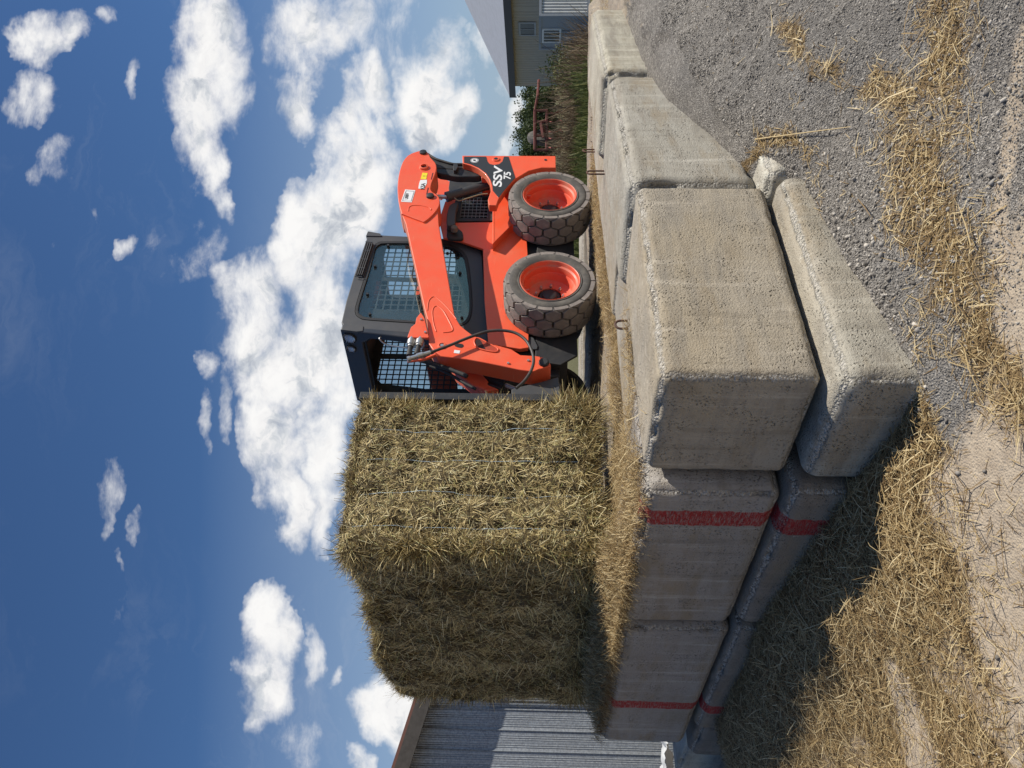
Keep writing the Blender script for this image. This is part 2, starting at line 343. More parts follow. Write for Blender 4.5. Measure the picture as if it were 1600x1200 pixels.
# ------------------------------------------------------------------ ground
def sl(X, Y): dx = X - CW[0]; dy = Y - CW[1]; return dx * RD[0] + dy * RD[1], dx * LD[0] + dy * LD[1]
def ss(a, b, x): t = np.clip((x - a) / (b - a), 0, 1); return t * t * (3 - 2 * t)
HB = .20
def wallline(s): return np.interp(s, [-1, 1.25, 2.9, 4.8, 9], [0, 0, .33, .75, 1.9])
def height(X, Y):
    s, l = sl(X, Y); P3 = np.stack([X, Y, 0 * X], -1)
    hr = np.interp(s, [-.6, -.2, .17, .54, 1.1, 1.5, 1.83, 2.1, 2.45, 3.2, 6], [.24, .31, .36, .43, .48, .66, .74, .83, .93, 1.0, 1.05])
    lw = wallline(s); d = np.clip(lw - l, 0, 99); wid = np.interp(s, [-.5, 1, 3, 6], [.7, 1.0, 1.75, 2.6])
    heapr = (hr - HB) * (1 - ss(-.05, 1, d / wid)) * ss(-.9, .1, s)
    hl = np.interp(l, [-.3, 0, .3, .5, 1.2, 1.9, 2.2, 3.1, 3.7, 4.6], [.23, .29, .33, .37, .43, .49, .45, .46, .30, .05])
    dl = np.clip(-.15 - s, 0, 99); heapl = (hl - HB) * (1 - ss(0, 1, dl / .8)) * ss(-1., .1, l)
    out = HB + np.maximum(heapr, heapl) + .17 * fbm(P3 * 1.5 + 21, 4) * ss(.4, 1.6, s) * ss(.0, .3, d) + .30 * np.clip(fbm(P3 * 4.5 + 2, 4) - .03, 0, 1) * ss(1.1, 2.2, s) * ss(.05, .2, d) + .028 * fbm(P3 * 2.2, 4) + .012 * fbm(P3 * 11 + 5, 2)
    out = out - ss(4, 9, l) * .5 * (l > 0)
    ins = 1.135 + .05 * fbm(P3 * 1.7 + 9, 4) + .02 * fbm(P3 * 9, 2)
    inside = (s > .27) & (l > lw + .30) & (l < 3.55)
    inside |= (s > 1.2) & (l > lw + .3) & (Y < 30)
    far = -.66 + .25 * fbm(P3 * .1, 3)
    drop = ss(8.7, 13.5, Y + .0 * X)
    berm = 1.35 * np.exp(-((Y - 18.5 - .2 * (X - 6)) / 2.6) ** 2) * ss(-8, -2, X) * (1 - ss(6.6, 8.0, X)) * (1 + .4 * fbm(P3 * .8, 3))
    inz = ins * (1 - drop) + (far + berm) * drop
    h = np.where(inside, inz, out)
    lowleft = ((l > 3.55) & (s <= 1.2)) | ((l > 3.55) & (X < -1.2))
    h = np.where(lowleft & (s > -.2), np.minimum(h, .0) * 0 - .02 + .02 * fbm(P3 * 2, 3), h)
    h = np.where(Y > 30, far, h)
    return h
def axis(lo, hi, step, far):
    a = list(np.arange(lo, hi + 1e-6, step)); st = step; x = hi
    while x < far: st *= 1.28; x += st; a.append(x)
    st = step; x = lo; b = []
    while x > -far: st *= 1.28; x -= st; b.append(x)
    return np.array(b[::-1] + a)
gx = axis(-4.5, 5.5, .035, 900); gy = axis(1.2, 9.5, .035, 900)
GX, GY = np.meshgrid(gx, gy, indexing='ij'); X_, Y_ = GX.ravel(), GY.ravel(); Z_ = height(X_, Y_)
nx, ny = len(gx), len(gy); I = (np.arange(nx - 1)[:, None] * ny + np.arange(ny - 1)[None, :]).ravel()
def pxy(pts): return np.array([atz(x, y, .27)[:2] for x, y in pts])
def distline(X, Y, pts, wid):
    """distance to a polyline, in widths"""
    best = np.full(X.shape, 99.); p = np.asarray(pts)
    for i in range(len(p) - 1):
        a, b = p[i], p[i + 1]; ab = b - a; t = np.clip(((X - a[0]) * ab[0] + (Y - a[1]) * ab[1]) / (ab @ ab), 0, 1)
        d = np.hypot(X - a[0] - t * ab[0], Y - a[1] - t * ab[1]) / (wid[i] * (1 - t) + wid[i + 1] * t); best = np.minimum(best, d)
    return best
STRIP = pxy([(1462, -60), (1450, 60), (1436, 200), (1442, 310), (1478, 400), (1490, 460), (1530, 560), (1600, 660)]); STW = [.20, .20, .23, .20, .19, .20, .15, .12]
BR2 = pxy([(1300, 20), (1330, 90), (1345, 250), (1370, 360)]); BW2 = [.09, .10, .11, .11]
BR3 = pxy([(1345, 110), (1400, 140), (1440, 170)]); BW3 = [.08, .12, .14]
BR4 = pxy([(1270, 300), (1300, 225), (1345, 205)]); BW4 = [.05, .09, .09]
HAYL = pxy([(1440, 650), (1440, 760), (1440, 900), (1500, 1000), (1560, 1300)]); 
def straw_zone(X, Y):
    """how thickly straw lies on the ground, 0 to 1"""
    s, l = sl(X, Y); P3 = np.stack([X, Y, 0 * X], -1); n = fbm(P3 * 5, 3) * 1.6
    a = (1 - ss(.25, 1.35, distline(X, Y, STRIP, STW) + n * 1.2)) * (.62 + .7 * n)
    for p, w_ in ((BR2, BW2), (BR3, BW3), (BR4, BW4)): a = np.maximum(a, .75 * (1 - ss(.2, 1.3, distline(X, Y, p, w_) + n * 1.2)) * ss(-.2, .1, n))
    b = ss(-.14, .17, l - np.interp(s, [-1.5, -.9, -.65, -.39, -.18, -.05], [.27, .28, .28, .13, .0, -.02]) + .30 * n) * ss(.02, -.10, s)
    b = b * np.interp(-s, [0, .55, .8, 1.3, 2.2], [1, 1, .72, .55, .45]) * (1 - .4 * ss(.0, .3, n) * ss(.5, .8, -s))
    bare = 1 - ss(.55, 1.1, distline(X, Y, pxy([(1385, 1060), (1400, 1160), (1425, 1260)]), [.09, .13, .16]) + n * .4)
    b = b * (1 - .85 * bare)
    c = .12 * ss(-.6, .1, l) * (s < -.2) * (n > .0)
    return np.clip(np.maximum(np.maximum(a, b), c), 0, 1)
inside_v = Z_ > 1.0
zs = straw_zone(X_, Y_) * (~inside_v); s_, l_ = sl(X_, Y_)
dust = ss(-.05, -.45, s_ + .25 * l_ + .5 * fbm(np.stack([X_, Y_, 0 * X_], -1) * 1.8, 4)); dust = np.maximum(dust, inside_v * .55)
track = (1 - ss(.5, 1.3, distline(X_, Y_, pxy([(1560, 60), (1530, 330), (1560, 520), (1600, 640)]), [.05, .06, .1, .1]) + fbm(np.stack([X_, Y_, 0 * X_], -1) * 6, 3))) * .7
dust = np.maximum(dust, track)
grassz = ss(8.8, 10.5, Y_ + fbm(np.stack([X_, Y_, 0 * X_], -1) * .8, 3))
def groundm(t, b):
    z = t.new('ShaderNodeVertexColor', layer_name='zone').outputs[0]; sp = t.new('ShaderNodeSeparateColor', i_0=z)
    o = objc(t); n = t.noise(o, 3, 6, .65)
    vo = t.new('ShaderNodeTexVoronoi', i_Vector=o, i_Scale=120.0); vo2 = t.new('ShaderNodeTexVoronoi', i_Vector=o, i_Scale=260.0)
    g = t.ramp(t.new('ShaderNodeSeparateColor', i_0=vo.outputs['Color']).outputs[0], [(0, (.125, .113, .098)), (.5, (.24, .218, .19)), (.85, (.335, .307, .27)), (1, (.54, .50, .44))])
    g = t.mix(t.mr(n, .35, .7, 0, .5), g, (.17, .16, .15))
    d = t.mix(t.mr(t.noise(o, 14, 7, .7), .35, .68), (.33, .265, .195), (.49, .405, .30))
    d = t.mix(t.mr(t.new('ShaderNodeSeparateColor', i_0=vo2.outputs['Color']).outputs[0], .7, 1, 0, .5), d, (.24, .22, .2))
    e = t.math('MULTIPLY', t.math('SUBTRACT', t.noise(o, 22, 5, .7), .5), .9)
    g = t.mix(t.mr(t.noise(o, .9, 4, .6), .45, .65, 0, .35), g, (.12, .115, .108))
    g = t.mix(t.mr(t.noise(o, 1.7, 6, .7), .55, .7, 0, .5), g, (.30, .285, .265))
    c = t.mix(t.mr(t.math('ADD', sp.outputs[0], e), .3, .7), g, d)
    h_ = t.mix(t.noise(o, 30, 5, .7), (.10, .065, .03), (.26, .18, .09))
    c = t.mix(t.mr(t.math('ADD', sp.outputs[1], e), .3, .6), c, h_)
    gr = t.mix(t.noise(o, 6, 5, .7), (.05, .065, .022), (.22, .19, .10))
    c = t.mix(sp.outputs[2], c, gr)
    t.l.new(c, b.inputs['Base Color']); b.inputs['Roughness'].default_value = .9; b.inputs['Specular IOR Level'].default_value = .2
    hh = t.math('ADD', t.math('MULTIPLY', t.mr(vo.outputs['Distance'], 0, .7, 1, 0), .8), t.math('MULTIPLY', t.noise(o, 130, 4, .7), .8))
    hh = t.math('MULTIPLY', hh, t.mr(t.math('ADD', sp.outputs[0], e), .3, .7, 1, .35))
    bump(t, b, hh, .011, .9)
M['ground'] = mat('gravel_ground', groundm)
ground = fastmesh('ground', np.stack([X_, Y_, Z_], 1), np.stack([I, I + ny, I + ny + 1, I + 1], 1), M['ground'], smooth=True)
ca_ = ground.data.color_attributes.new('zone', 'FLOAT_COLOR', 'POINT')
ca_.data.foreach_set('color', np.stack([dust, zs, grassz, np.ones_like(zs)], 1).astype(np.float32).ravel())
setp(ground, 'grey gravel and pale dust yard around the block wall', 'ground', kind='structure')
# ------------------------------------------------------------------ concrete blocks
def block(name_, pos, size, yaw, label, seed, base=(.40, .36, .30), warm=(.36, .31, .235), stain=(.28, .25, .205), red=None, bev=.04, chip=.011, group='concrete blocks stacked as a retaining wall', tilt=0.):
    """pos = the block's front lower corner; size = along, across, up; yaw turns 'along'"""
    sx_, sy_, sz_ = size; st = .018; half = np.array(size) / 2
    V = []; Q = []
    def face(ax, sgn):
        u, v = [(1, 2), (2, 0), (0, 1)][ax]; nu = max(2, int(size[u] / st)); nv = max(2, int(size[v] / st))
        a, b = np.meshgrid(np.linspace(-1, 1, nu + 1), np.linspace(-1, 1, nv + 1), indexing='ij'); p = np.zeros((a.size, 3))
        p[:, u] = a.ravel() * half[u]; p[:, v] = b.ravel() * half[v]; p[:, ax] = sgn * half[ax]
        k = sum(len(x) for x in V); V.append(p); i = (np.arange(nu)[:, None] * (nv + 1) + np.arange(nv)[None]).ravel() + k
        q = np.stack([i, i + nv + 1, i + nv + 2, i + 1], 1); Q.append(q if sgn > 0 else q[:, ::-1])
    for ax in range(3):
        for sg in (-1, 1): face(ax, sg)
    p = np.concatenate(V); q = np.concatenate(Q)
    inner = np.clip(p, -(half - bev), half - bev); d = p - inner
    k3 = np.abs(d) / bev; nn = (k3 > .01).sum(1)
    L4 = np.maximum((k3 ** 1.22).sum(1) ** (1 / 1.22), 1e-6)
    d2 = np.where(nn[:, None] > 1, d / np.maximum(L4, 1)[:, None], d)
    edge = np.clip(nn - 1, 0, 1) * 1.
    # soft distance to the nearest arris
    dist = np.sort(half - np.abs(p), axis=1)[:, 1]; ed = np.exp(-(dist / .03) ** 2)
    pp = inner + d2; sd = np.array([seed * 7.3, seed * 3.9, seed * 1.1])
    nvx = nrm(d + 1e-9 * p)
    am = .004 * fbm(pp * 4 + sd, 3) * 2 + .003 * fbm(pp * 30 + sd, 2) + ed * (fbm(pp * 18 + sd, 3) * chip * 1.6 - chip * 2.6 * ss(.12, .22, fbm(pp * 7 + sd, 3)))
    pp = pp + nvx * am[:, None]
    pp = pp + half
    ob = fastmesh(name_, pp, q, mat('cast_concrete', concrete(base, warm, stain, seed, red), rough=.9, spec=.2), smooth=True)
    at_ = ob.data.attributes.new('arris', 'FLOAT', 'POINT'); at_.data.foreach_set('value', ed.astype(np.float32))
    bm = bmesh.new(); bm.from_mesh(ob.data); bmesh.ops.remove_doubles(bm, verts=bm.verts, dist=.0015); bm.to_mesh(ob.data); bm.free()
    ob.location = pos; ob.rotation_euler = (tilt, 0, yaw)
    return setp(ob, label, 'concrete block', group)
YR = math.pi / 2 - AZR          # yaw of the right-hand run
def W(s, l, z): q = CW + RD * s + LD * l; return (q[0], q[1], z)
def loop(b, x, y, z, h, wd, ax=0, lean=0.):
    pts = []
    for k in range(13):
        a = math.pi * k / 12; px = -math.cos(a) * wd / 2; pz = (h - wd / 2) + math.sin(a) * wd / 2
        pts.append((x + px * (1 - ax) + pz * lean, y + px * ax, z + pz))
    pts = [(pts[0][0], pts[0][1], z - .02)] + pts + [(pts[-1][0], pts[-1][1], z - .02)]
    m = MB(); m.tube(pts, .0065, 8); m.build('lifting_loop', M['rust'], b, smooth=60)
WARM = (.385, .325, .235)
b1 = block('concrete_block', W(0, 0, .6), (1.22, .61, .6), YR, 'large corner block of the upper course with chipped lit edge and a lifting loop', 1, base=(.40, .355, .285), warm=WARM, bev=.034, chip=.0065)
yaw2 = YR + math.radians(10)
p2 = W(1.285, .035, .6)
b2 = block('concrete_block', p2, (1.60, .61, .63), yaw2, 'upper block behind the corner block, with a tall lifting loop, dark at its near end', 2, base=(.40, .375, .32), warm=(.36, .33, .27), bev=.058)
d2 = np.array([math.cos(yaw2), math.sin(yaw2)])
p3 = (p2[0] + d2[0] * 1.67, p2[1] + d2[1] * 1.67, .63)
b3 = block('concrete_block', p3, (1.7, .61, .63), yaw2 + .02, 'upper block at the right end of the wall with gravel heaped against its pale face', 3, base=(.48, .45, .37), warm=(.42, .385, .30), bev=.055)
b4 = block('concrete_block', W(-.08, .64, .61), (.61, 1.23, .585), YR, 'upper block just left of the corner block with a red painted stripe beside it', 4, base=(.37, .345, .315), warm=(.33, .295, .255), red=(1, .13, .25), bev=.05)
b5 = block('concrete_block', W(-.10, 1.895, .60), (.61, 1.80, .585), YR, 'upper block at the left end of the wall with a narrow red stripe', 5, base=(.36, .345, .325), warm=(.30, .275, .25), red=(1, 1.02, 1.14), bev=.05)
lw1 = block('concrete_block', W(-.10, -.10, -.02), (1.27, .62, .60), YR, 'lower course block under the corner block, set out past its face', 6, base=(.42, .39, .32), warm=(.40, .35, .27), bev=.05)
lw2 = block('concrete_block', W(1.19, -.09, .0), (.9, .6, .61), YR + .06, 'pale chipped lower block half buried in gravel right of the corner', 7, base=(.55, .52, .44), warm=(.50, .46, .38), chip=.02)
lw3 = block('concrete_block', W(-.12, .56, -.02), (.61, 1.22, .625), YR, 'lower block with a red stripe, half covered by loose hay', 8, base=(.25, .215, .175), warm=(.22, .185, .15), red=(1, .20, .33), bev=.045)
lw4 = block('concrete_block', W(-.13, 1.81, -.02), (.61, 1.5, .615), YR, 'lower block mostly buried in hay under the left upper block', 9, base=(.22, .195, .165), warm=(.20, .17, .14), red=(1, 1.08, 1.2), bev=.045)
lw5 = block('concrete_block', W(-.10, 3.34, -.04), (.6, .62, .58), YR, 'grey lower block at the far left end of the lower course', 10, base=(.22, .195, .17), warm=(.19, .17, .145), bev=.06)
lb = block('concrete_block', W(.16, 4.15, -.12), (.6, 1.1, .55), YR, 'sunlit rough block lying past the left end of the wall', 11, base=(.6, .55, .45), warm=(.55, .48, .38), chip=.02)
r1 = block('concrete_block', W(.50, .64, .57), (1.22, .61, .61), YR, 'grey block top with a bent lifting loop, between the corner block and the straw', 21, base=(.36, .34, .30))
loop(r1, .57, .13, .61, .065, .06, 0)
r2 = block('concrete_block', W(1.77, .72, .57), (1.55, .61, .62), yaw2, 'grey block top behind the tall lifting loop, edge on to the straw', 22, base=(.38, .355, .31))
loop(r2, 1.27, .18, .62, .125, .055, 0)
r3 = block('concrete_block', (p3[0] - .32, p3[1] + .52, .57), (1.7, .61, .62), yaw2, 'farthest grey block top of the second row, with a leaning wire loop', 23, base=(.42, .39, .33))
loop(r3, 1.1, .5, .62, .10, .05, 0, .3)
for k in range(3):
    q = np.array([-1.4, 9.9]) + np.array([.99, .12]) * 1.3 * k
    block('concrete_block', (q[0], q[1], .5), (1.24, .6, .62), .12, ['pale block beyond the loader, nearest the hay bale', 'middle pale block beyond the loader seen under its belly', 'pale block beyond the loader behind its front wheel'][k], 12 + k, base=(.45, .42, .36), group='blocks on the far side of the loading platform')
# ------------------------------------------------------------------ hay bale
AZM = math.radians(47.7); YM = math.pi / 2 - AZM
RM = np.array([math.sin(AZM), math.cos(AZM), 0]); LM = np.array([-RM[1], RM[0], 0])
def make_bale():
    az = math.radians(50.5); yaw = math.pi / 2 - az
    root = empty('hay_bale', (-.955, 4.60, 1.29), yaw, 'big square hay bale tied with pale twine on the front of the orange loader', 'hay bale')
    S = np.array([1.10, 2.50, 1.50]); cx = S / 2
    def disp(p):
        """push a point of the box outwards into lumpy flakes"""
        q = p - cx; h = S / 2; r = .10
        inner = np.clip(q, -(h - r), h - r); d = q - inner; n = nrm(d + 1e-6 * q)
        dl = np.linalg.norm(d, axis=1); q2 = inner + n * np.minimum(dl, r)[:, None]
        a = .11 * fbm(p * np.array([2.2, 4.0, 2.2]) + 3, 3) + .085 * fbm(p * np.array([7, 9, 14]) + 30, 3) + .05 * fbm(p * 24 + 9, 2)
        on_end = np.abs(n[:, 1]) > .7
        for k in range(4): a = a - .032 * on_end * np.exp(-((p[:, 0] - (S[0] * (.80 - .215 * k) - .02)) / .032) ** 2)
        # flake lumps along the length
        a = a + (~on_end) * (.16 * fbm(p * np.array([1.2, 2.6, 1.5]) + 60, 2))
        return q2 + n * a[:, None] + cx, n
    V = []; Q = []
    for ax in range(3):
        u, v = (ax + 1) % 3, (ax + 2) % 3
        for sg in (0, 1):
            nu, nv = int(S[u] / .017), int(S[v] / .017); a, b = np.meshgrid(np.linspace(0, S[u], nu + 1), np.linspace(0, S[v], nv + 1), indexing='ij')
            p = np.zeros((a.size, 3)); p[:, u] = a.ravel(); p[:, v] = b.ravel(); p[:, ax] = sg * S[ax]
            k = sum(map(len, V)); V.append(p); i = (np.arange(nu)[:, None] * (nv + 1) + np.arange(nv)[None]).ravel() + k
            Q.append(np.stack([i, i + nv + 1, i + nv + 2, i + 1], 1) if sg else np.stack([i, i + 1, i + nv + 2, i + nv + 1], 1))
    p, _ = disp(np.concatenate(V)); core_v, core_q = p, np.concatenate(Q)
    bv, bq = [], []; k0 = len(core_v)
    def spread(N, face, tang, out, l0, l1, wd):
        nonlocal k0
        ax, sg = face; p = rng.random((N, 3)) * S; p[:, ax] = sg * S[ax]
        # a share of the stalks sits close to the edges
        pd, n = disp(p); t = rng.normal(size=(N, 3)) * np.array(tang); 
        clump = np.stack([fbm(p * 9 + 40 * k, 2) for k in range(3)], 1) * 2.2
        t = t + clump * np.array(tang); t -= n * (t * n).sum(1, keepdims=True); t = nrm(t)
        d = t + n * (rng.random((N, 1)) * out[1] + out[0])
        v, q = blades(pd - n * .004, d, n, rng.uniform(l0, l1, N) * rng.uniform(.5, 1, N), rng.uniform(.5, 1, N) * wd, rng.normal(0, .18, N))
        bv.append(v); bq.append(q + k0); k0 += len(v)
    # the sunlit end is at ax 1: cut ends, packed; the long face at ax 0: long stalks
    spread(30000, (1, 0), (1, .4, 1), (-.1, .22), .02, .075, .0024)
    spread(9000, (1, 0), (1, .4, 1), (.0, .6), .04, .14, .0019)
    spread(30000, (0, 0), (1, 1, 1), (-.06, .18), .05, .17, .0024)
    spread(9000, (0, 0), (1, 1, 1), (.0, .5), .08, .24, .0019)
    spread(16000, (2, 1), (1, 1, .5), (0, .6), .05, .15, .0018)
    spread(5000, (2, 0), (1, 1, .5), (0, .5), .05, .15, .0018)
    spread(9000, (0, 1), (1, 1, 1), (0, .7), .05, .14, .0018)
    # ragged tufts along the edges that outline the bale
    def edge(N, a, b, dirv, l0=.06, l1=.2, sp=.06):
        nonlocal k0
        t = rng.random((N, 1)); p = np.array(a) * (1 - t) + np.array(b) * t + rng.normal(0, sp, (N, 3)); p = np.clip(p, 0, S)
        pd, n = disp(p); w_ = .35 + 1.6 * np.clip(fbm(p * 6 + 77, 2) + .3, 0, 1)
        d = n * .7 + np.array(dirv) * .4 + rng.normal(0, .8, (N, 3))
        v, q = blades(pd - n * .02, d, nrm(rng.normal(size=(N, 3))), rng.uniform(l0, l1, N) * w_, np.full(N, .0015), rng.normal(0, .25, N))
        bv.append(v); bq.append(q + k0); k0 += len(v)
    s0, s1, s2 = S
    edge(5200, (0, 0, 0), (0, 0, s2), (-1, .25, -.1), .04, .15, .07)
    edge(2200, (0, 0, s2), (0, s1, s2), (-.3, 0, .5), .03, .12); edge(1500, (0, 0, s2), (s0, 0, s2), (0, -.4, .5), .03, .10); edge(3400, (0, 0, 0), (0, s1, 0), (-.3, 0, -1), .06, .2)
    edge(2600, (0, 0, 0), (s0, 0, 0), (0, -.3, -1), .06, .2); edge(2600, (s0, 0, 0), (s0, 0, s2), (1, 0, 0), .05, .16, .04); edge(3000, (0, s1, 0), (0, s1, s2), (0, 1, 0), .04, .13)
    v = np.concatenate([core_v] + bv); q = np.concatenate([core_q] + bq)
    mi = np.zeros(len(q), int); mi[len(core_q):] = 1
    def corem(t, b):
        o = objc(t); n = t.noise(o, 60, 6, .75); n2 = t.noise(t.vm('MULTIPLY', o, (40, 40, 160)), 1, 4, .7)
        t.l.new(t.ramp(t.math('MULTIPLY', t.math('ADD', n, n2), .5), [(.35, (.035, .025, .011)), (.52, (.13, .095, .04)), (.7, (.34, .26, .12))]), b.inputs['Base Color'])
        b.inputs['Roughness'].default_value = .9; bump(t, b, t.math('ADD', n, n2), .02)
    fastmesh('packed_hay', v, q, [mat('packed_hay_core', corem), M['hay']], parent=root, matidx=mi)
    tw = mat('baling_twine', color=(.42, .52, .58), rough=.6)
    for k in range(4):
        x = S[0] * (.80 - .215 * k) - .02
        pts = []
        for j in range(40):
            z = .10 + (S[2] - .16) * j / 39; pp, n = disp(np.array([[x, 0, z]])); pts.append(pp[0] + n[0] * .008 + np.array([.008 * math.sin(z * 5 + k), 0, 0]))
        # even out so the twine lies taut over the lumps
        ys = [p_[1] for p_ in pts]; ys = [min(ys[max(0, i - 3):i + 4]) for i in range(40)]
        pts = [(p_[0], ys[i], p_[2]) for i, p_ in enumerate(pts)]
        # long runs on the top and the underside
        m = MB(); m.tube(pts, .0019, 6); m.build('twine', tw, root, smooth=60)
    return root
make_bale()
# ------------------------------------------------------------------ skid steer loader
FW = np.array([.865, 6.70, 1.17])
NRM = -LM          # outwards from the near side
sk = empty('skid_steer_loader', tuple(FW), YM, 'orange skid steer loader with charcoal cab and chunky tyres, carrying the hay bale', 'skid steer')
def loc(pw): d = np.asarray(pw) - FW; return np.array([d @ RM, d @ LM, d[2]])
def mp(x, y, l):
    """a point of the side plane l metres inside the near tyres' outer faces -> (along, up)"""
    d = ray(x, y); e = loc(EYE); dd = np.array([d @ RM, d @ LM, d[2]]); t = (l - e[1]) / dd[1]; q = e + dd * t; return (q[0], q[2])
def mps(pts, l): return [mp(x, y, l) for x, y in pts]
def m3(x, y, l): a, b = mp(x, y, l); return (a, l, b)
def z6(*p): return [(720 + x / 7.059, 480 + y / 7.059) for x, y in p]
def z5(*p): return [(530 + x / 7.5, 480 + y / 7.5) for x, y in p]
def z4(*p): return [(520 + x / 6.667, 350 + y / 6.667) for x, y in p]
def z7(*p): return [(660 + x / 7.06, 230 + y / 7.06) for x, y in p]
def z2(*p): return [(620 + x / 10, 230 + y / 10) for x, y in p]
def plate(name, pts, l0, l1, m, bevel=.004, holes=(), parent=sk, label=None, ref=None):
    r = l0 if ref is None else ref
    b = MB(); b.prism(mps(pts, r), l0, l1, [mps(h, r) for h in holes]); return b.build(name, m, parent, bevel=bevel, label=label)
def smoothpoly(pts, n=4):
    out = []; N = len(pts)
    for i in range(N):
        a, b, c, d = [np.array(pts[(i + k) % N], float) for k in (-1, 0, 1, 2)]
        for k in range(n):
            t = k / n; out.append(tuple(.5 * ((2 * b) + (c - a) * t + (2 * a - 5 * b + 4 * c - d) * t * t + (-a + 3 * b - 3 * c + d) * t ** 3)))
    return out
# --- wheels
def make_wheel(parent):
    w = MB(); R = .388; WD = .315
    w.lathe([(.245, .02), (.252, .004), (.262, .000), (.268, .006), (.285, .000), (.315, -.003), (.336, .004), (.341, .010), (.345, .006), (.352, .018), (.360, .035), (.362, .06),
             (.362, WD - .06), (.360, WD - .035), (.345, WD - .006), (.3, WD + .002), (.25, WD - .01), (.245, WD - .02)], 96)
    ty = w.build('tyre', M['tyre'], parent, smooth=35)
    t = MB(); N = 17; pit = 2 * math.pi / N
    def hexa(th, y, ha, hy, r0, r1, ya=-9, yb=9, cut=0):
        ps = [(0, -1), (1, -.5), (1, .5), (0, 1), (-1, .5), (-1, -.5)]
        def P(u, v, r, sc=1.): 
            yy = min(max(y + v * hy * sc, ya), yb); rr = r - .9 * max(0, .035 - yy) * (yy < .035) * .6 - .9 * max(0, yy - (WD - .035)) * .6
            a = th + u * ha * sc; return (rr * math.cos(a), yy, rr * math.sin(a))
        top = [P(u, v, r1, .965) for u, v in ps]; lo = [P(u, v, r1 - .006) for u, v in ps]; bot = [P(u, v, r0, 1.03) for u, v in ps]; vs = [P(0, 0, r1)] + top + lo + bot
        fs = [(0, 1 + i, 1 + (i + 1) % 6) for i in range(6)] + [(1 + i, 7 + i, 7 + (i + 1) % 6, 1 + (i + 1) % 6) for i in range(6)] + [(7 + i, 13 + i, 13 + (i + 1) % 6, 7 + (i + 1) % 6) for i in range(6)]
        t.add(vs, fs)
    for k in range(N):
        th = k * pit
        ha = pit * .5 * .875; hy = .0555; rs = .094
        hexa(th, WD * .5, ha, hy, .355, R); hexa(th + pit / 2, WD * .5 - rs, ha, hy, .355, R - .001); hexa(th + pit / 2, WD * .5 + rs, ha, hy, .355, R - .001)
        hexa(th, WD * .5 - 2 * rs, ha, hy, .335, R - .002, ya=.004); hexa(th, WD * .5 + 2 * rs, ha, hy, .335, R - .002, yb=WD - .004)
    t.build('tread', M['tread'], ty, smooth=28)
    r = MB()
    r.lathe([(.247, .022), (.250, .006), (.246, .000), (.240, .004), (.236, .016), (.232, .034), (.218, .044), (.214, .060), (.214, .098), (.206, .108), (.200, .150), (.190, .172), (.165, .182), (.10, .184), (.10, .2), (.215, .2), (.247, .022)], 72)
    rm = r.build('rim', M['rimp'], parent, smooth=35)
    h = MB(); h.lathe([(.0, .158), (.050, .158), (.060, .164), (.064, .19), (.0, .19)], 32); h.build('hub', M['black'], rm, smooth=35)
    for k in range(8):
        bt = MB(); a = k * math.pi / 4 + .2; c = (.115 * math.cos(a), 0, .115 * math.sin(a)); bt.lathe([(0, .158), (.010, .158), (.0135, .164), (.0135, .186)], 6, c=c); bt.lathe([(0, .149), (.006, .149), (.006, .16)], 8, c=c)
        bt.build('wheel_nut', M['steel'], rm)
    v = MB(); a = 2.2; v.box((-.022, .055, -.010), (.022, .085, .012), Matrix.Rotation(-a, 3, 'Y'), (.205 * math.cos(a), 0, .205 * math.sin(a))); v.build('valve_guard', M['rimp'], rm)
WB = 1.21
wh = bpy.data.objects.new('wheel', None); C.objects.link(wh); wh.parent = sk; wh.location = (0, 0, .388); wh.rotation_euler = (0, .3, 0); make_wheel(wh)
MW = 1.70
for (x, y, rz, ry) in ((WB, 0, 0, .9), (0, MW, math.pi, .5), (WB, MW, math.pi, 1.1)):
    c_ = copy_tree(wh, sk); c_.location = (x, y, .388); c_.rotation_euler = (0, ry, rz)
# --- chassis and side panels
b = MB(); b.box((-.62, .36, .24), (1.62, MW - .36, .78)); b.box((-.70, .42, .30), (-.60, MW - .42, .95)); b.box((1.60, .30, .30), (1.68, MW - .3, 1.05))
b.build('chassis', M['black'], sk, bevel=.012)
b = MB(); b.prism([(-.55, .16), (1.55, .16), (1.62, .26), (1.60, .50), (-.62, .50), (-.66, .30)], .325, .345); b.build('chain_case', M['black'], sk, bevel=.004)
for x in (0, WB): b = MB(); b.lathe([(.0, -.16), (.085, -.16), (.085, .0), (0, .0)], 24, c=(x, .345, .388)); b.build('axle', M['black'], sk, smooth=30)
plate('side_panel', [(754.5, 389), (769, 389.5), (786, 376), (800, 359), (822, 362), (824.5, 395), (826, 470), (826, 543), (812, 545), (763, 537), (757, 470)], .30, .34, M['red'])
plate('front_skirt', z6((640, 310), (650, 460), (840, 462), (850, 430), (800, 330)), .315, .33, M['cab'])
# engine cover, deck and grille
plate('wheel_arch', [(770, 318), (800, 296), (830, 262), (868, 256), (868, 300), (820, 372), (800, 362), (770, 392)], .22, .34, M['red'], ref=.30)
gx_ = z7((362, 600), (440, 520), (740, 520), (785, 560), (785, 825), (362, 832))
cover = z7((250, 600), (430, 500), (800, 520), (806, 1040), (790, 1110), (750, 1135), (690, 1130), (420, 1035), (230, 1000), (185, 800))
plate('engine_cover', cover, .335, .36, M['red'], holes=[gx_])
plate('deck_edge', z7((786, 640), (800, 640), (802, 1040), (788, 1040)), .22, .36, M['red'], .003, ref=.22)
p = mps(gx_, .37)
b = MB(); b.prism(p, .45, .47); b.build('grille_back', mat('grille_dark', color=(.006, .006, .006), rough=.9), sk)
b = MB(); P0 = mps(z7((415, 790), (715, 795), (735, 560), (480, 560)), .352)
(xa, za), (xb, zb) = P0[0], P0[2]
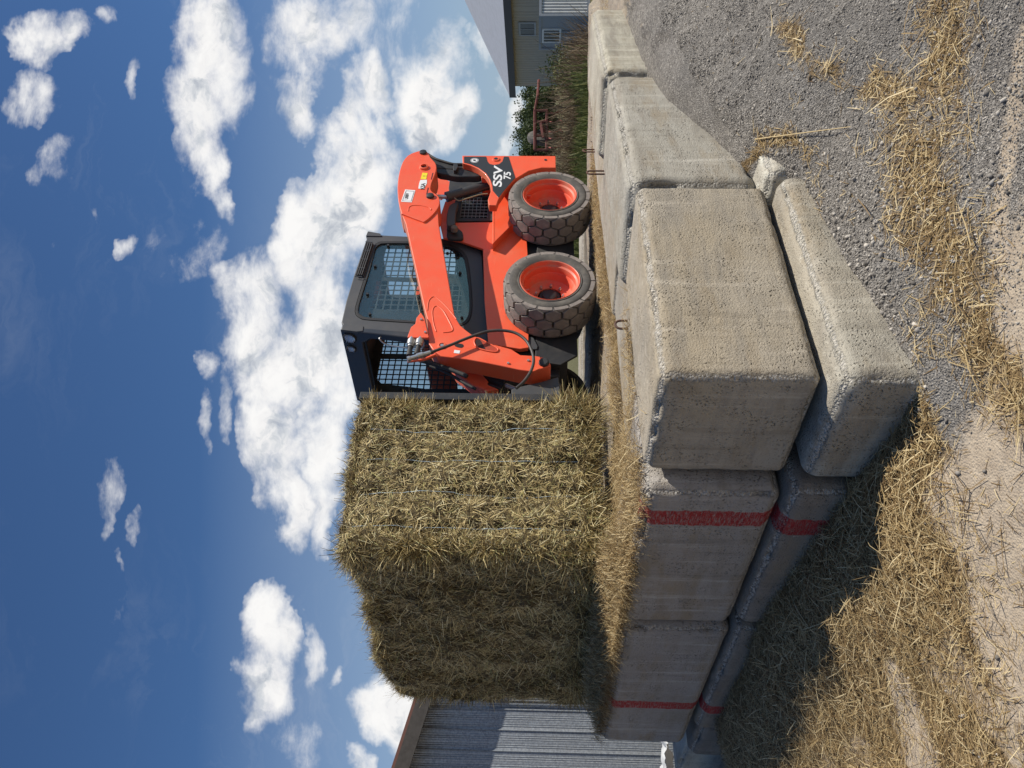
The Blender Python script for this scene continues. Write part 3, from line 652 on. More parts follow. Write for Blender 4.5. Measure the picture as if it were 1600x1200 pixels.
xs0, xs1 = min(q[0] for q in P0), max(q[0] for q in P0); zs0, zs1 = min(q[1] for q in P0), max(q[1] for q in P0)
for k in range(8): x = xs0 + (xs1 - xs0) * k / 7; b.tube([(x, .352, zs0), (x, .352, zs1)], .0022, 6)
for k in range(8): z = zs0 + (zs1 - zs0) * k / 7; b.tube([(xs0, .349, z), (xs1, .349, z)], .0022, 6)
b.build('grille', M['steel'], sk)
fr = MB(); fr.prism(mps(gx_, .352), .335, .375, [[(.5 * (xs0 + xs1) + (x - .5 * (xs0 + xs1)) * 1.02, .5 * (zs0 + zs1) + (z - .5 * (zs0 + zs1)) * 1.02) for x, z in ((xs0, zs0), (xs1, zs0), (xs1, zs1), (xs0, zs1))]]); fr.build('grille_frame', M['black'], sk, bevel=.003)
# rear tower
tower = [(722.2, 243), (868, 243.6), (868.5, 262), (846, 262), (826, 267), (806, 279), (790, 295), (779, 311), (775.5, 321), (764, 320.3), (762.3, 312), (767.5, 297), (764.5, 281), (757.5, 271), (746.5, 263), (734, 257.8), (722.8, 254.8)]
tw_ = plate('rear_tower', tower, .03, .10, M['red'], .005)
tf = copy_tree(tw_, sk); tf.location = (0, MW - .13, 0)
plate('decal', [(725, 244.6), (759.5, 244.6), (761.5, 252), (765, 256), (771.5, 257.6), (780, 256.3), (785, 252), (787.5, 244.6), (794.5, 244.6), (804, 274), (805, 277.5), (797, 286.5), (787, 298), (779, 308.5), (774, 302.5), (770, 297.6), (769.3, 290), (766.5, 281), (759.5, 270.5), (748, 262), (735, 256.2), (725, 253.8)], .0265, .031, M['decal'], 0)
b = MB(); bx, bz = mp(775, 249.2, .03); b.lathe([(0, -.012), (.018, -.012), (.018, -.004)], 20, c=(bx, .03, bz)); b.build('pin', M['black'], sk, smooth=30)
b = MB(); b.lathe([(.019, -.010), (.033, -.010), (.040, .0), (.040, .01), (.019, .01)], 28, c=(bx, .03, bz)); b.build('pin_boss', M['red'], sk, smooth=30)
b = MB(); hx, hz = mp(852.5, 250, .03); b.lathe([(0, -.004), (.014, -.004), (.014, .004)], 16, c=(hx, .03, hz)); b.build('bolt', M['black'], sk, smooth=30)
# rear body behind the cab: hood, bulkhead, bumper
hd = mps([(700, 400), (723, 256), (868, 256), (868, 262), (830, 330), (800, 400)], .36)
b = MB(); zt = mp(728, 250, .1)[1]; zd = mp(722, 372, .4)[1]
b.box((.92, .52, .75), (1.66, MW - .52, 1.26)); b.build('engine_hood', M['black'], sk, bevel=.02)
b = MB(); b.box((1.62, .10, .50), (1.70, MW - .10, 1.05)); b.build('rear_bumper', M['red'], sk, bevel=.01)
# --- arms
hinge = smoothpoly(z2((70, 1020), (28, 860), (12, 700), (16, 540), (42, 380), (92, 230), (172, 130), (270, 80), (360, 55), (440, 48), (490, 90), (530, 165), (600, 240), (622, 320), (600, 420), (545, 560), (530, 650), (560, 700), (620, 735), (665, 790), (670, 880), (640, 960), (560, 1060), (440, 1160), (380, 1150), (100, 1045)), 2)
plate('arm_hinge_plate', hinge, -.015, .20, M['red'], .006)
beam = [(627.5, 334), (634, 350), (650.5, 425), (664, 486), (668, 500), (670, 537), (676, 546), (688, 556), (705, 558.5), (730, 561.5), (760, 567), (785, 572), (810, 577.5), (828, 580), (834, 580.5), (842, 577), (853, 575), (861, 571), (857, 563.5), (846, 557.3), (835, 555.8), (813, 554.5), (799, 545.5), (783, 541), (767, 537), (751, 530), (737, 522.5), (727, 515), (719, 508), (713, 498), (710.5, 494), (700, 432.5), (686, 352), (684.5, 330), (660, 320)]
arm = plate('lift_arm', beam, .0, .15, M['red'], .006)
far = []
for nm in ('arm_hinge_plate', 'lift_arm'):
    o = [c for c in sk.children if c.name == nm][0]; c_ = o.copy(); C.objects.link(c_); c_.location = (0, MW - .17, 0)
b = MB(); q0 = mp(668, 300, .1); b.bar((q0[0] + .02, .15, q0[1]), (q0[0] + .02, MW - .1, q0[1]), .16, .12); b.build('arm_cross_tube', M['red'], sk, bevel=.01)
b = MB()
ptsE = z4((985, 900), (1000, 800), (1048, 757), (1100, 785), (1180, 860), (1240, 930), (1285, 990)); b.tube([m3(x, y, .0) for x, y in ptsE], .005, 8, smooth=5)
b.build('pressed_ridge', M['red'], arm, smooth=60); b = MB()
ptsF = z4((1085, 850), (1150, 905), (1210, 1010), (1248, 1095), (1225, 1122), (1150, 1130)); b.tube([m3(x, y, .0) for x, y in ptsF], .006, 8, smooth=5)
ptsG = z4((1085, 850), (1050, 870), (1036, 930), (1050, 1040), (1075, 1120)); b.tube([m3(x, y, .0) for x, y in ptsG], .005, 8, smooth=5)
b.build('pressed_ridge', M['red'], arm, smooth=60); b = MB()
ptsH = z2((180, 1000), (190, 940), (250, 910), (360, 910), (480, 935), (535, 965), (530, 985)); b.tube([m3(x, y, -.015) for x, y in ptsH], .005, 8, smooth=5)
b.build('pressed_ridge', M['red'], arm, smooth=60)
def disc(x, y, l, prof, m, name, parent=sk, n=28):
    cx_, cz_ = mp(x, y, l); b = MB(); b.lathe(prof, n, c=(cx_, l, cz_)); return b.build(name, m, parent, smooth=30)
disc(661.2, 238.8, -.015, [(0, -.02), (.022, -.02), (.034, -.016), (.036, .0)], M['black'], 'pin')
disc(672.3, 307.2, -.015, [(0, -.026), (.020, -.026), (.034, -.02), (.037, .0)], M['black'], 'pin')
disc(662.5, 261.8, -.015, [(.028, -.002), (.030, -.02), (.042, -.016), (.046, .0)], M['red'], 'tube_collar')
disc(662.5, 261.8, -.015, [(0, -.004), (.029, -.004), (.029, .0)], mat('tube_inside', color=(.08, .012, .01), rough=.8), 'tube_bore')
for pts in (z2((555, 400), (572, 400), (545, 503), (530, 503)), z2((482, 630), (500, 632), (475, 737), (458, 737))): plate('slot', pts, -.0165, -.014, mat('slot_dark', color=(.10, .012, .01)), 0)
disc(690.6, 540.4, .0, [(.018, -.002), (.022, -.012), (.031, -.010), (.034, .0)], M['red'], 'bolt_collar')
disc(690.6, 540.4, .0, [(0, -.010), (.013, -.010), (.018, -.004)], M['steel'], 'bolt', n=6)
disc(849.8, 567.2, .0, [(0, -.020), (.028, -.020), (.038, -.014), (.040, .0)], M['black'], 'pin')
for x, y in ((794.2, 568), (825.5, 563.6), (658, 499.5), (664.5, 519.5)): disc(x, y, .0 if x > 700 else -.035, [(0, -.010), (.009, -.010), (.012, -.004), (.012, .0)], M['steel'], 'bolt', n=6)
plate('slot', smoothpoly(z5((1360, 425), (1440, 430), (1458, 455), (1430, 475), (1370, 462), (1350, 442)), 3), -.002, .002, mat('slot_dark', color=(.012, .008, .008)), 0)
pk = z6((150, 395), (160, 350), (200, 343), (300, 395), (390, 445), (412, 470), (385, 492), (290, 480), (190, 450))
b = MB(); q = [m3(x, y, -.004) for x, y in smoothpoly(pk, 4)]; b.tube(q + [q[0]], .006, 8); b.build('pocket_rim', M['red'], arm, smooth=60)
plate('pocket', smoothpoly(pk, 4), -.003, .001, M['darkred'], 0)  # flat plate, the recess shade is painted in as dark red
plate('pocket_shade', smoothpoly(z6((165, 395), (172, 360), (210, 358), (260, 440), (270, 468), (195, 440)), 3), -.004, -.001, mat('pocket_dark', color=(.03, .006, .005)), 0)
# stickers
def sticker(name, pts, l, m, parent=sk): return plate(name, pts, l - .0025, l, m, 0, parent=parent)
st = sticker('sticker', z2((130, 660), (290, 672), (232, 860), (66, 850)), -.015, M['white'])
sticker('sticker', z2((400, 398), (482, 403), (458, 502), (372, 496)), -.015, M['yellow'])
sticker('sticker', z2((368, 512), (470, 508), (470, 560), (425, 650), (335, 645), (350, 560)), -.015, M['white'])
sticker('sticker', z5((1350, 500), (1418, 508), (1408, 543), (1342, 535)), .0, M['white'])
logo_c = mp(741.5, 250.8, .0265)
b = MB()
for k in range(28): a = 2 * math.pi * k / 28; b.box((-.0016, -.002, -.006), (.0016, .0, .006), Matrix.Rotation(-a + math.pi / 2, 3, 'Y'), (logo_c[0] + .036 * math.cos(a), .0265, logo_c[1] + .036 * math.sin(a)))
b.lathe([(0, -.0015), (.0285, -.0015), (.0285, .0)], 30, c=(logo_c[0], .0265, logo_c[1]))
lg = b.build('round_emblem', M['white'], sk)
b = MB(); 
for (x0, z0, x1, z1) in ((-.016, -.018, -.004, .016), (-.004, .016, .004, -.012), (.004, -.012, .018, .014)): b.bar((logo_c[0] + x0, .0245, logo_c[1] + z0), (logo_c[0] + x1, .0245, logo_c[1] + z1), .003, .006, (0, 0, 1))
b.build('emblem_mark', M['decal'], lg)
def text(body, c, h, m, parent, l, rot=0., shear=.2, wide=1., bold=.012, name='lettering'):
    cu = bpy.data.curves.new('t', 'FONT'); cu.body = body; cu.size = h * 1.38; cu.align_x = 'CENTER'; cu.align_y = 'CENTER'; cu.extrude = .0008; cu.shear = shear; cu.offset = bold * h; cu.space_character = 1.0
    o = bpy.data.objects.new('t', cu); C.objects.link(o); dg = bpy.context.evaluated_depsgraph_get(); me = bpy.data.meshes.new_from_object(o.evaluated_get(dg)); bpy.data.objects.remove(o)
    o = bpy.data.objects.new(name, me); C.objects.link(o); me.materials.clear(); me.materials.append(m); o.parent = parent
    o.matrix_parent_inverse.identity(); o.location = (c[0], l, c[1]); o.rotation_euler = (math.pi / 2, rot, 0); o.scale = (wide, 1, 1); return o
a_, b_ = mp(778, 294, .0265), mp(780, 259, .0265); tilt_ = -math.atan2(b_[1] - a_[1], b_[0] - a_[0])
text('SSV', mp(778.5, 276.5, .0265), .084, M['white'], sk, .0255, tilt_, .12, 1.95, .03)
text('75', mp(793.2, 274.8, .0265), .068, M['white'], sk, .0255, tilt_, .12, 1.4, .03)
kd = mat('sticker_print', color=(.05, .05, .05), rough=.6)
t1 = text('KSA', mp(661, 291, -.018), .040, kd, sk, -.018, tilt_ * .8, 0, 1.0, .03)
text('UBBV', mp(636, 306.5, -.018), .030, kd, sk, -.018, tilt_ * .9, 0, .95, .04)
b = MB(); q = [m3(x, y, -.0185) for x, y in z2((145, 680), (270, 690), (222, 842), (88, 834))]; b.tube(q + [q[0]], .0016, 5); b.build('sticker_print', kd, sk)
text('!', mp(664, 275, -.018), .036, kd, sk, -.018, tilt_, 0, 1)
# linkage behind the arm
plate('rear_link', smoothpoly(z7((40, 50), (130, 110), (240, 160), (360, 190), (445, 188), (560, 235), (650, 300), (600, 322), (500, 322), (380, 322), (260, 300), (165, 278), (90, 180)), 3), .10, .17, M['black'], .01)
b = MB(); b.tube([m3(x, y, .09) for x, y in z7((60, 75), (140, 125), (230, 155), (340, 185), (470, 190), (560, 230))], .012, 8, smooth=4); b.tube([m3(x, y, .10) for x, y in z7((160, 230), (240, 232), (330, 240), (440, 232), (500, 225))], .008, 8, smooth=4); b.build('hydraulic_hose', M['hosem'], sk, smooth=60)
plate('hose_clamp', z7((345, 180), (385, 175), (395, 210), (370, 255), (345, 255), (338, 230)), .06, .12, M['black'], .003)
a_ = Vector(m3(699, 307.5, .20)); c_ = Vector(m3(790, 282, .20)); r_ = Vector(m3(672.3, 307.2, .20)); ax_ = (c_ - a_).normalized()
b = MB(); b.tube([a_, c_], .044, 24); b.tube([a_ - ax_ * .012, a_ + ax_ * .03], .050, 24); b.build('lift_cylinder', mat('cylinder_paint', dirty((.05, .052, .055), (.12, .10, .08), 6, .5, (.35, .5))), sk, smooth=40)
b = MB(); b.tube([r_, a_], .021, 16); b.build('cylinder_rod', M['steel'], sk, smooth=40)
b = MB(); b.tube([m3(x, y, .17) for x, y in z7((355, 560), (400, 590), (480, 570), (560, 545), (650, 520), (720, 515))], .006, 8, smooth=3); b.build('hydraulic_hose', mat('weathered_pipe', color=(.3, .24, .14), rough=.8), sk, smooth=60)
plate('lever', smoothpoly(z7((300, 640), (350, 612), (395, 610), (368, 700), (362, 800), (360, 850), (320, 862), (270, 860), (268, 760), (280, 700)), 2), .24, .30, M['cab'], .006)
plate('lever_boss', smoothpoly(z7((280, 860), (360, 850), (405, 900), (440, 930), (450, 1000), (380, 1010), (280, 1000), (270, 930)), 2), .30, .335, M['black'], .01)
disc(709.7, 356.2, .24, [(0, -.016), (.020, -.016), (.030, -.01), (.032, .03), (.0, .03)], mat('dirty_boss', color=(.18, .16, .13), rough=.8), 'pivot_boss')
b = MB(); b.prism(mps(z7((160, 285), (285, 370), (430, 420), (420, 450), (270, 510), (200, 560), (110, 460)), 1.3), 1.30, 1.34); b.build('far_tower_brace', M['red'], sk, bevel=.004)
b = MB(); b.prism(mps(z7((300, 370), (330, 330), (700, 330), (740, 400), (700, 560), (300, 560), (290, 450)), .9), .9, .94); b.build('engine_bulkhead', M['black'], sk, bevel=.004)
# --- cab
CL, CR = .40, 1.32
so = [(574.4, 368), (580, 365.5), (600, 367.5), (640, 369.5), (700, 374), (749.5, 387), (753, 400), (763, 533.5), (700, 527), (637, 520), (560, 513.5), (537, 511), (533.5, 503), (541, 470), (553, 430)]
win = smoothpoly([(584, 388), (590, 380), (602, 377.5), (650, 378), (695, 381), (716, 388), (729, 402), (735, 440), (737.5, 480), (733, 500), (722, 508.5), (700, 508.5), (650, 505), (580, 500.5), (563, 497), (555.5, 486), (562, 460), (573, 425)], 3)
pane = smoothpoly([(586, 391), (592, 383), (603, 380.5), (650, 381), (694, 384), (713.5, 391), (725, 404), (731, 440), (733.5, 479), (729.5, 497), (720, 505), (700, 505), (650, 501.5), (582, 497), (566, 493.5), (559.5, 485), (566, 460), (577, 425)], 3)
cab = plate('cab_side', so, CL, CL + .05, M['cab'], .008, holes=[win], label='charcoal cab side with a rounded window')
plate('window_seal', win, CL - .004, CL + .02, mat('window_rubber', color=(.02, .02, .02), rough=.6), .002, holes=[pane], ref=CL)
g = MB(); g.prism(mps(pane, CL), CL + .006, CL + .011); g.build('window', M['glass'], sk)
for x, y in z4((577, 230), (440, 445), (362, 737), (388, 945), (1195, 312), (1325, 517), (1345, 985)) : disc(x, y, CL + .004, [(0, -.016), (.012, -.016), (.014, -.004), (.014, .002)], M['black'], 'bolt', n=10)
# inner steel screen of the near side, perforated in squares
LI = CL + .07
h1 = smoothpoly([(588, 440), (593, 438.5), (660, 441), (716, 445), (720, 452), (720, 484), (712, 489), (650, 487.5), (584, 482), (582, 475)], 2)
h2 = smoothpoly([(604, 385), (612, 383.5), (690, 386), (712, 398), (716, 415), (716, 432), (700, 434.5), (640, 433.5), (600, 431.5), (596, 424)], 2)
scr = [(592, 380), (660, 380), (712, 390), (730, 410), (736, 485), (726, 506), (650, 506), (580, 501), (562, 492), (572, 440)]
plate('window_screen', scr, LI, LI + .006, M['black'], 0, holes=[h1, h2])
def grid(name, hole, l, sp, wd, m, sx0=0., ang=0.):
    P_ = np.array(mps(hole, l)); x0, z0 = P_.min(0); x1, z1 = P_.max(0); b = MB()
    def span(v, ax):
        xs = []
        for i in range(len(P_)):
            a, c = P_[i], P_[(i + 1) % len(P_)]
            if (a[ax] - v) * (c[ax] - v) < 0: t = (v - a[ax]) / (c[ax] - a[ax]); xs.append(a[1 - ax] + t * (c[1 - ax] - a[1 - ax]))
        return (min(xs), max(xs)) if len(xs) >= 2 else None
    x = x0 + sp * .5
    while x < x1:
        s_ = span(x, 0)
        if s_: b.box((x - wd / 2, l, s_[0] - .004), (x + wd / 2, l + .004, s_[1] + .004))
        x += sp
    z = z0 + sp * .5
    while z < z1:
        s_ = span(z, 1)
        if s_: b.box((s_[0] - .004, l + .0005, z - wd / 2), (s_[1] + .004, l + .0045, z + wd / 2))
        z += sp
    return b.build(name, m, sk)
grid('window_mesh', h1, LI + .001, .066, .013, M['cab']); grid('window_mesh', h2, LI + .001, .066, .013, M['cab'])
# far side of the cab: frame with one big mesh window
def same(pts, l): return mps(pts, CL)
cf = MB(); big = [(590, 392), (640, 384), (700, 390), (722, 410), (728, 470), (724, 500), (650, 500), (575, 492), (566, 484), (578, 430)]
cf.prism(mps(so, CL), CR - .04, CR, [mps(big, CL)]); cf.build('cab_side', M['black'], sk, bevel=.006)
P_ = np.array(mps(big, CL)); x0, z0 = P_.min(0); x1, z1 = P_.max(0); b = MB()
def span(v, ax):
    xs = []
    for i in range(len(P_)):
        a, c = P_[i], P_[(i + 1) % len(P_)]
        if (a[ax] - v) * (c[ax] - v) < 0: t = (v - a[ax]) / (c[ax] - a[ax]); xs.append(a[1 - ax] + t * (c[1 - ax] - a[1 - ax]))
    return (min(xs), max(xs)) if len(xs) >= 2 else None
x = x0
while x < x1:
    s_ = span(x, 0); 
    if s_: b.box((x - .006, CR - .03, s_[0] - .01), (x + .006, CR - .026, s_[1] + .01))
    x += .062
z = z0
while z < z1:
    s_ = span(z, 1); 
    if s_: b.box((s_[0] - .01, CR - .0295, z - .006), (s_[1] + .01, CR - .0255, z + .006))
    z += .062
xm = x0 + (x1 - x0) * .42; s_ = span(xm, 0); b.box((xm - .03, CR - .035, s_[0]), (xm + .03, CR - .02, s_[1]))
b.build('window_mesh', M['black'], sk)
g = MB(); g.prism(mps(big, CL), CR - .018, CR - .014); g.build('window', M['glass'], sk)
# roof, front frame, rear wall
(tx, tz), (fx, fz), (bx_, bz_) = mp(577, 366.5, CL), mp(534.5, 508, CL), mp(762, 533, CL)
b = MB(); b.add([(tx, CL + .05, tz), (fx, CL + .05, fz), (fx, CR - .04, fz), (tx, CR - .04, tz), (tx, CL + .05, tz - .05), (fx, CL + .05, fz - .05), (fx, CR - .04, fz - .05), (tx, CR - .04, tz - .05)],
      [(0, 1, 2, 3), (4, 7, 6, 5), (0, 4, 5, 1), (1, 5, 6, 2), (2, 6, 7, 3), (3, 7, 4, 0)]); b.build('cab_roof', M['cab'], sk, bevel=.01)
U1 = Vector((fx - bx_, 0, fz - bz_)); HL = U1.length; U1.normalize(); FN = Vector((-U1.z, 0, U1.x)); FN = FN if FN.x < 0 else -FN
def fpt(l, h, o=0.): return Vector((bx_, l, bz_)) + U1 * (HL * h) + FN * o     # on the cab front: across, up (0 to 1), out
def fplate(name, outer, holes, o0, o1, m, bevel=.006):
    s = MB(); s.prism([(l, h * HL) for l, h in outer], 0, 1, [[(l, h * HL) for l, h in hh] for hh in holes])
    s.v = [tuple(Vector((bx_, v[0], bz_)) + U1 * v[2] + FN * (o0 + (o1 - o0) * v[1])) for v in s.v]; return s.build(name, m, sk, bevel=bevel)
dk = mat('cab_front_shaded', dirty((.035, .038, .045), (.06, .058, .055), 5, .4, (.35, .5)))  # cab paint darkened towards navy: the front's shade is put into the colour
fplate('cab_front', [(CL, -.02), (CR, -.02), (CR, 1.0), (CL, 1.0)], [[(CL + .07, .02), (CR - .07, .02), (CR - .07, .80), (CR - .13, .855), (CL + .13, .855), (CL + .07, .80)]], 0, .06, dk, .012)
fplate('door_seal', [(CL + .068, .0), (CR - .068, .0), (CR - .068, .805), (CR - .13, .86), (CL + .13, .86), (CL + .068, .805)], [[(CL + .085, .02), (CR - .085, .02), (CR - .085, .79), (CR - .135, .84), (CL + .135, .84), (CL + .085, .79)]], .02, .035, mat('seal_rubber', color=(.015, .015, .015)), 0)
for (px, py, r) in ((546.8, 528.3, .050), (549.6, 544.6, .034)):
    d = ray(px, py); e = loc(EYE); dd = Vector((d @ RM, d @ LM, d[2])); e = Vector(e); P1 = Vector((bx_, 0, bz_)); t = (P1 + FN * .06 - e).dot(FN) / dd.dot(FN); c = e + dd * t
    q = FN.to_track_quat('Y', 'Z').to_matrix()
    h = MB(); h.lathe([(r + .008, -.02), (r + .010, .012), (r + .002, .018), (r, .010), (r, -.02)], 32); h.v = [tuple(q @ Vector(v) + c) for v in h.v]; hh = h.build('work_light', M['black'], sk, smooth=35)
    h = MB(); h.lathe([(0, .016), (r * .5, .014), (r * .98, .008), (r, .0)], 32)
    for k in range(5): h.box((-r * .8, .0135, (-.6 + .3 * k) * r - .002), (r * .8, .017, (-.6 + .3 * k) * r + .002))
    h.v = [tuple(q @ Vector(v) + c) for v in h.v]; h.build('lens', M['lens'], hh, smooth=35)
b = MB(); b.tube([fpt(CL + .03, .72, .06), fpt(CL + .03, .72, .09), fpt(CL + .075, .67, .10), fpt(CL + .085, .55, .10), fpt(CL + .085, .44, .10), fpt(CL + .04, .42, .06)], .007, 10, smooth=4); b.build('grab_handle', M['steel'], sk, smooth=60)
plate('roof_bracket', [(537, 505), (560, 507), (568, 509.5), (567, 517), (557, 518), (533.5, 515)], CL - .006, CL + .02, M['cab'], .003)
plate('roof_bracket', z4((365, 75), (385, 78), (495, 98), (508, 126), (345, 122)), CL - .01, CL + .03, M['cab'], .003)
b = MB(); va, vb = z4((375, 185), (262, 545)); sa, sb = Vector(m3(*va, CL - .03)), Vector(m3(*vb, CL - .03)); dv = (sb - sa)
plate('louvre_back', z4((345, 190), (420, 200), (325, 545), (238, 525)), CL - .012, CL + .005, M['black'], .002)
for k in range(4):
    o_ = k * 22 / 6.667
    b.tube([m3(va[0] - 4 + o_, va[1] + 1, CL - .022), m3(vb[0] - 3.5 + o_ * .95, vb[1] - 2, CL - .022)], .0055, 6)
for k in range(5):
    t = k / 4; xx = va[0] + (vb[0] - va[0]) * t; yy = va[1] + (vb[1] - va[1]) * t; b.tube([m3(xx - 5, yy, CL - .024), m3(xx + 6.5, yy + .8, CL - .024)], .005, 6)
b.build('roof_louvre', M['cab'], sk)
b = MB(); b.box((tx - .03, CL + .05, 1.1), (tx + .01, CR - .04, 1.30)); b.box((tx - .03, CL + .05, tz - .10), (tx + .01, CR - .04, tz - .01)); b.box((tx - .03, CL + .05, 1.25), (tx + .01, CL + .14, tz)); b.box((tx - .03, CR - .14, 1.25), (tx + .01, CR - .04, tz)); b.build('cab_rear', M['black'], sk, bevel=.005)
b = MB(); b.box((.10, .58, .86), (.55, 1.14, .98)); b.box((.50, .60, .92), (.62, 1.12, 1.46), Matrix.Rotation(.12, 3, 'Y'), (.02, 0, .02)); b.box((.60, .72, 1.46), (.68, 1.0, 1.62)); b.build('seat', M['seat'], sk, bevel=.04)
b = MB(); b.box((-.42, CL + .05, .60), (.75, CR - .05, .72)); b.box((-.45, CL + .04, .62), (-.38, CR - .04, 1.0)); b.build('cab_floor', M['black'], sk, bevel=.01)
for l in (.66, 1.06): b = MB(); b.tube([(-.05, l, .75), (-.12, l, 1.08), (-.14, l, 1.18)], [.014, .014, .028], 10); b.build('control_lever', M['black'], sk, smooth=50)
# couplers and hoses
plate('coupler_bracket', z5((955, 60), (985, 100), (1000, 125), (1052, 350), (1035, 358), (800, 352), (808, 320), (842, 232), (892, 192), (905, 125)), -.035, -.02, M['red'], .004)
plate('coupler_bracket_web', z5((960, 90), (985, 100), (1040, 340), (1000, 345), (960, 200)), -.02, .02, M['red'], .003)
for (a, c) in (((643.5, 529), (639, 556)), ((657, 529), (651, 554))):
    A_, B_ = Vector(m3(*a, -.01)), Vector(m3(*c, -.01)); d_ = B_ - A_
    b = MB(); b.tube([A_, A_ + d_ * .12, A_ + d_ * .14, A_ + d_ * .40, A_ + d_ * .42, A_ + d_ * .5], [.026, .026, .032, .032, .025, .025], 20); b.build('hydraulic_coupler', M['steel'], sk, smooth=30)
    b = MB(); b.tube([A_ + d_ * .45, A_ + d_ * .7, A_ + d_ * .72, B_], [.019, .019, .022, .022], 14); b.build('coupler_neck', M['black'], sk, smooth=30)
hp = z5((800, 612), (930, 580), (1100, 520), (1300, 445)) + z6((0, 370), (150, 312), (300, 266), (450, 256), (600, 283), (715, 362), (783, 480), (803, 590), (775, 700), (700, 815), (610, 895))
b = MB(); b.tube([m3(x, y, -.06) for x, y in hp[1:]], .0115, 10, smooth=6); b.build('hydraulic_hose', mat('big_hose', dirty((.045, .042, .04), (.12, .085, .06), 12, .7)), sk, smooth=60)
A_, B_ = Vector(m3(*hp[0], -.06)), Vector(m3(676.7, 549.3, -.06)); d_ = B_ - A_
b = MB(); b.tube([A_, A_ + d_ * .1, A_ + d_ * .12, A_ + d_ * .35, A_ + d_ * .37, A_ + d_ * .6, A_ + d_ * .62, A_ + d_ * .9], [.022, .022, .018, .018, .023, .023, .017, .016], 14); b.build('hose_fitting', M['steel'], sk, smooth=30)
b = MB(); b.tube([m3(x, y, .02) for x, y in z5((800, 640), (880, 630), (1000, 610), (1130, 560))], [.010, .010, .012, .014], 8, smooth=3); b.build('release_lever', M['red'], sk, smooth=60)
b = MB(); b.tube([m3(x, y, .10) for x, y in z5((940, 620), (1060, 650), (1180, 690), (1330, 740), (1500, 810))], .018, 10, smooth=4); b.tube([m3(x, y, .16) for x, y in z5((1060, 690), (1250, 760), (1450, 880), (1600, 960))], .012, 8, smooth=4); b.build('hydraulic_hose', M['hosem'], sk, smooth=60)
# tilt linkage, cylinder and quick-attach
plate('arm_inner_plate', z6((-140, 560), (0, 655), (140, 700), (240, 745), (305, 815), (290, 850), (420, 905), (300, 925), (120, 850), (-60, 720)), .24, .36, M['red'], .008)
A_, B_ = Vector(m3(756, 588, .28)), Vector(m3(789, 601, .28)); d_ = B_ - A_
b = MB(); b.tube([A_, A_ + d_ * .3, A_ + d_ * .34, B_], [.036, .036, .042, .042], 20); b.build('tilt_cylinder', M['black'], sk, smooth=35)
b = MB(); b.tube([B_, B_ + d_ * .6], .016, 12); b.build('cylinder_rod', M['steel'], sk, smooth=35)
e0 = mp(861, 573, .0)
zq = .0
for l in (.10, 1.50): b = MB(); b.prism(mps(z6((560, 925), (640, 900), (860, 850), (1075, 790), (1085, 870), (1100, 1100), (560, 1100)), .12), l, l + .06); b.build('attach_plate', M['cab'], sk, bevel=.004)
# frame the bale is carried on: uprights, back sheet and spikes
sb_ = loc(np.array([-.955, 4.60, 1.29]) + np.array([math.sin(math.radians(50.5)), math.cos(math.radians(50.5)), 0]) * 1.14)
X0 = sb_[0] + .02; LY0 = sb_[1] + .07
rt = 2.84 - 1.17
b = MB(); b.box((X0, LY0, .34), (X0 + .06, LY0 + .06, rt)); b.box((X0, LY0 + .06, rt - .07), (X0 + .07, 2.25, rt)); b.box((X0, 2.19, .16), (X0 + .07, 2.25, rt)); b.box((X0, LY0 + .06, .16), (X0 + .07, 2.19, .26))
for l in (.5, 1.0, 1.5): b.box((X0, l, .2), (X0 + .05, l + .06, rt - .05))
b.build('carrier_frame', M['black'], sk, bevel=.004)
b = MB(); b.box((X0 + .015, LY0 + .06, .20), (X0 + .03, 2.2, .95)); b.build('carrier_sheet', M['black'], sk)
for l in (.35, 1.3): b = MB(); b.tube([(X0 + .02, l, .42), (X0 - .95, l, .40)], [.024, .01], 12); b.build('bale_spike', M['steel'], sk, smooth=40)
for l in (.25, 1.45):
    b = MB(); b.bar((e0[0] + .03, l, e0[1]), (X0 + .06, l, .35), .06, .16); 
    b.box((X0 + .05, l - .06, .18), (X0 + .16, l + .06, .80)); b.build('quick_attach', M['black'], sk, bevel=.006)
# ------------------------------------------------------------------ loose straw and stones
def gnormal(X, Y, e=.02):
    hx = (height(X + e, Y) - height(X - e, Y)) / (2 * e); hy = (height(X, Y + e) - height(X, Y - e)) / (2 * e)
    hx = np.clip(hx, -1.5, 1.5); hy = np.clip(hy, -1.5, 1.5)
    return nrm(np.stack([-hx, -hy, np.ones_like(hx)], -1))
def lay(X, Y, l0, l1, wd, lift, tiltv, dirbias=None, base=0.):
    N = len(X); z = height(X, Y); n = gnormal(X, Y); a = rng.uniform(0, 2 * math.pi, N)
    if dirbias is not None: a = dirbias + rng.normal(0, .6, N) + math.pi * rng.integers(0, 2, N)
    d = np.stack([np.cos(a), np.sin(a), np.zeros(N)], -1); d = nrm(d - n * (d * n).sum(1, keepdims=True)); d = d + n * rng.uniform(-.05, tiltv, (N, 1))
    L = rng.uniform(l0, l1, N) * rng.uniform(.4, 1, N)
    p = np.stack([X, Y, z], -1) + n * (rng.uniform(0, lift, N)[:, None] + base) - d * L[:, None] * .5
    return blades(p, d, n, L, rng.uniform(.5, 1.2, N) * wd, rng.normal(0, .14, N))
def scatter(N, x0, x1, y0, y1, prob):
    X = rng.uniform(x0, x1, N); Y = rng.uniform(y0, y1, N); k = rng.random(N) < prob(X, Y); return X[k], Y[k]
def join(parts):
    V, Q, k = [], [], 0
    for v, q in parts: V.append(v); Q.append(q + k); k += len(v)
    return np.concatenate(V), np.concatenate(Q)
def outp(X, Y):
    s, l = sl(X, Y); return (height(X, Y) < 1.08) & ~((s > .05) & (l > wallline(s) + .05)) & ~((s > -.08) & (l > 0))
parts = []
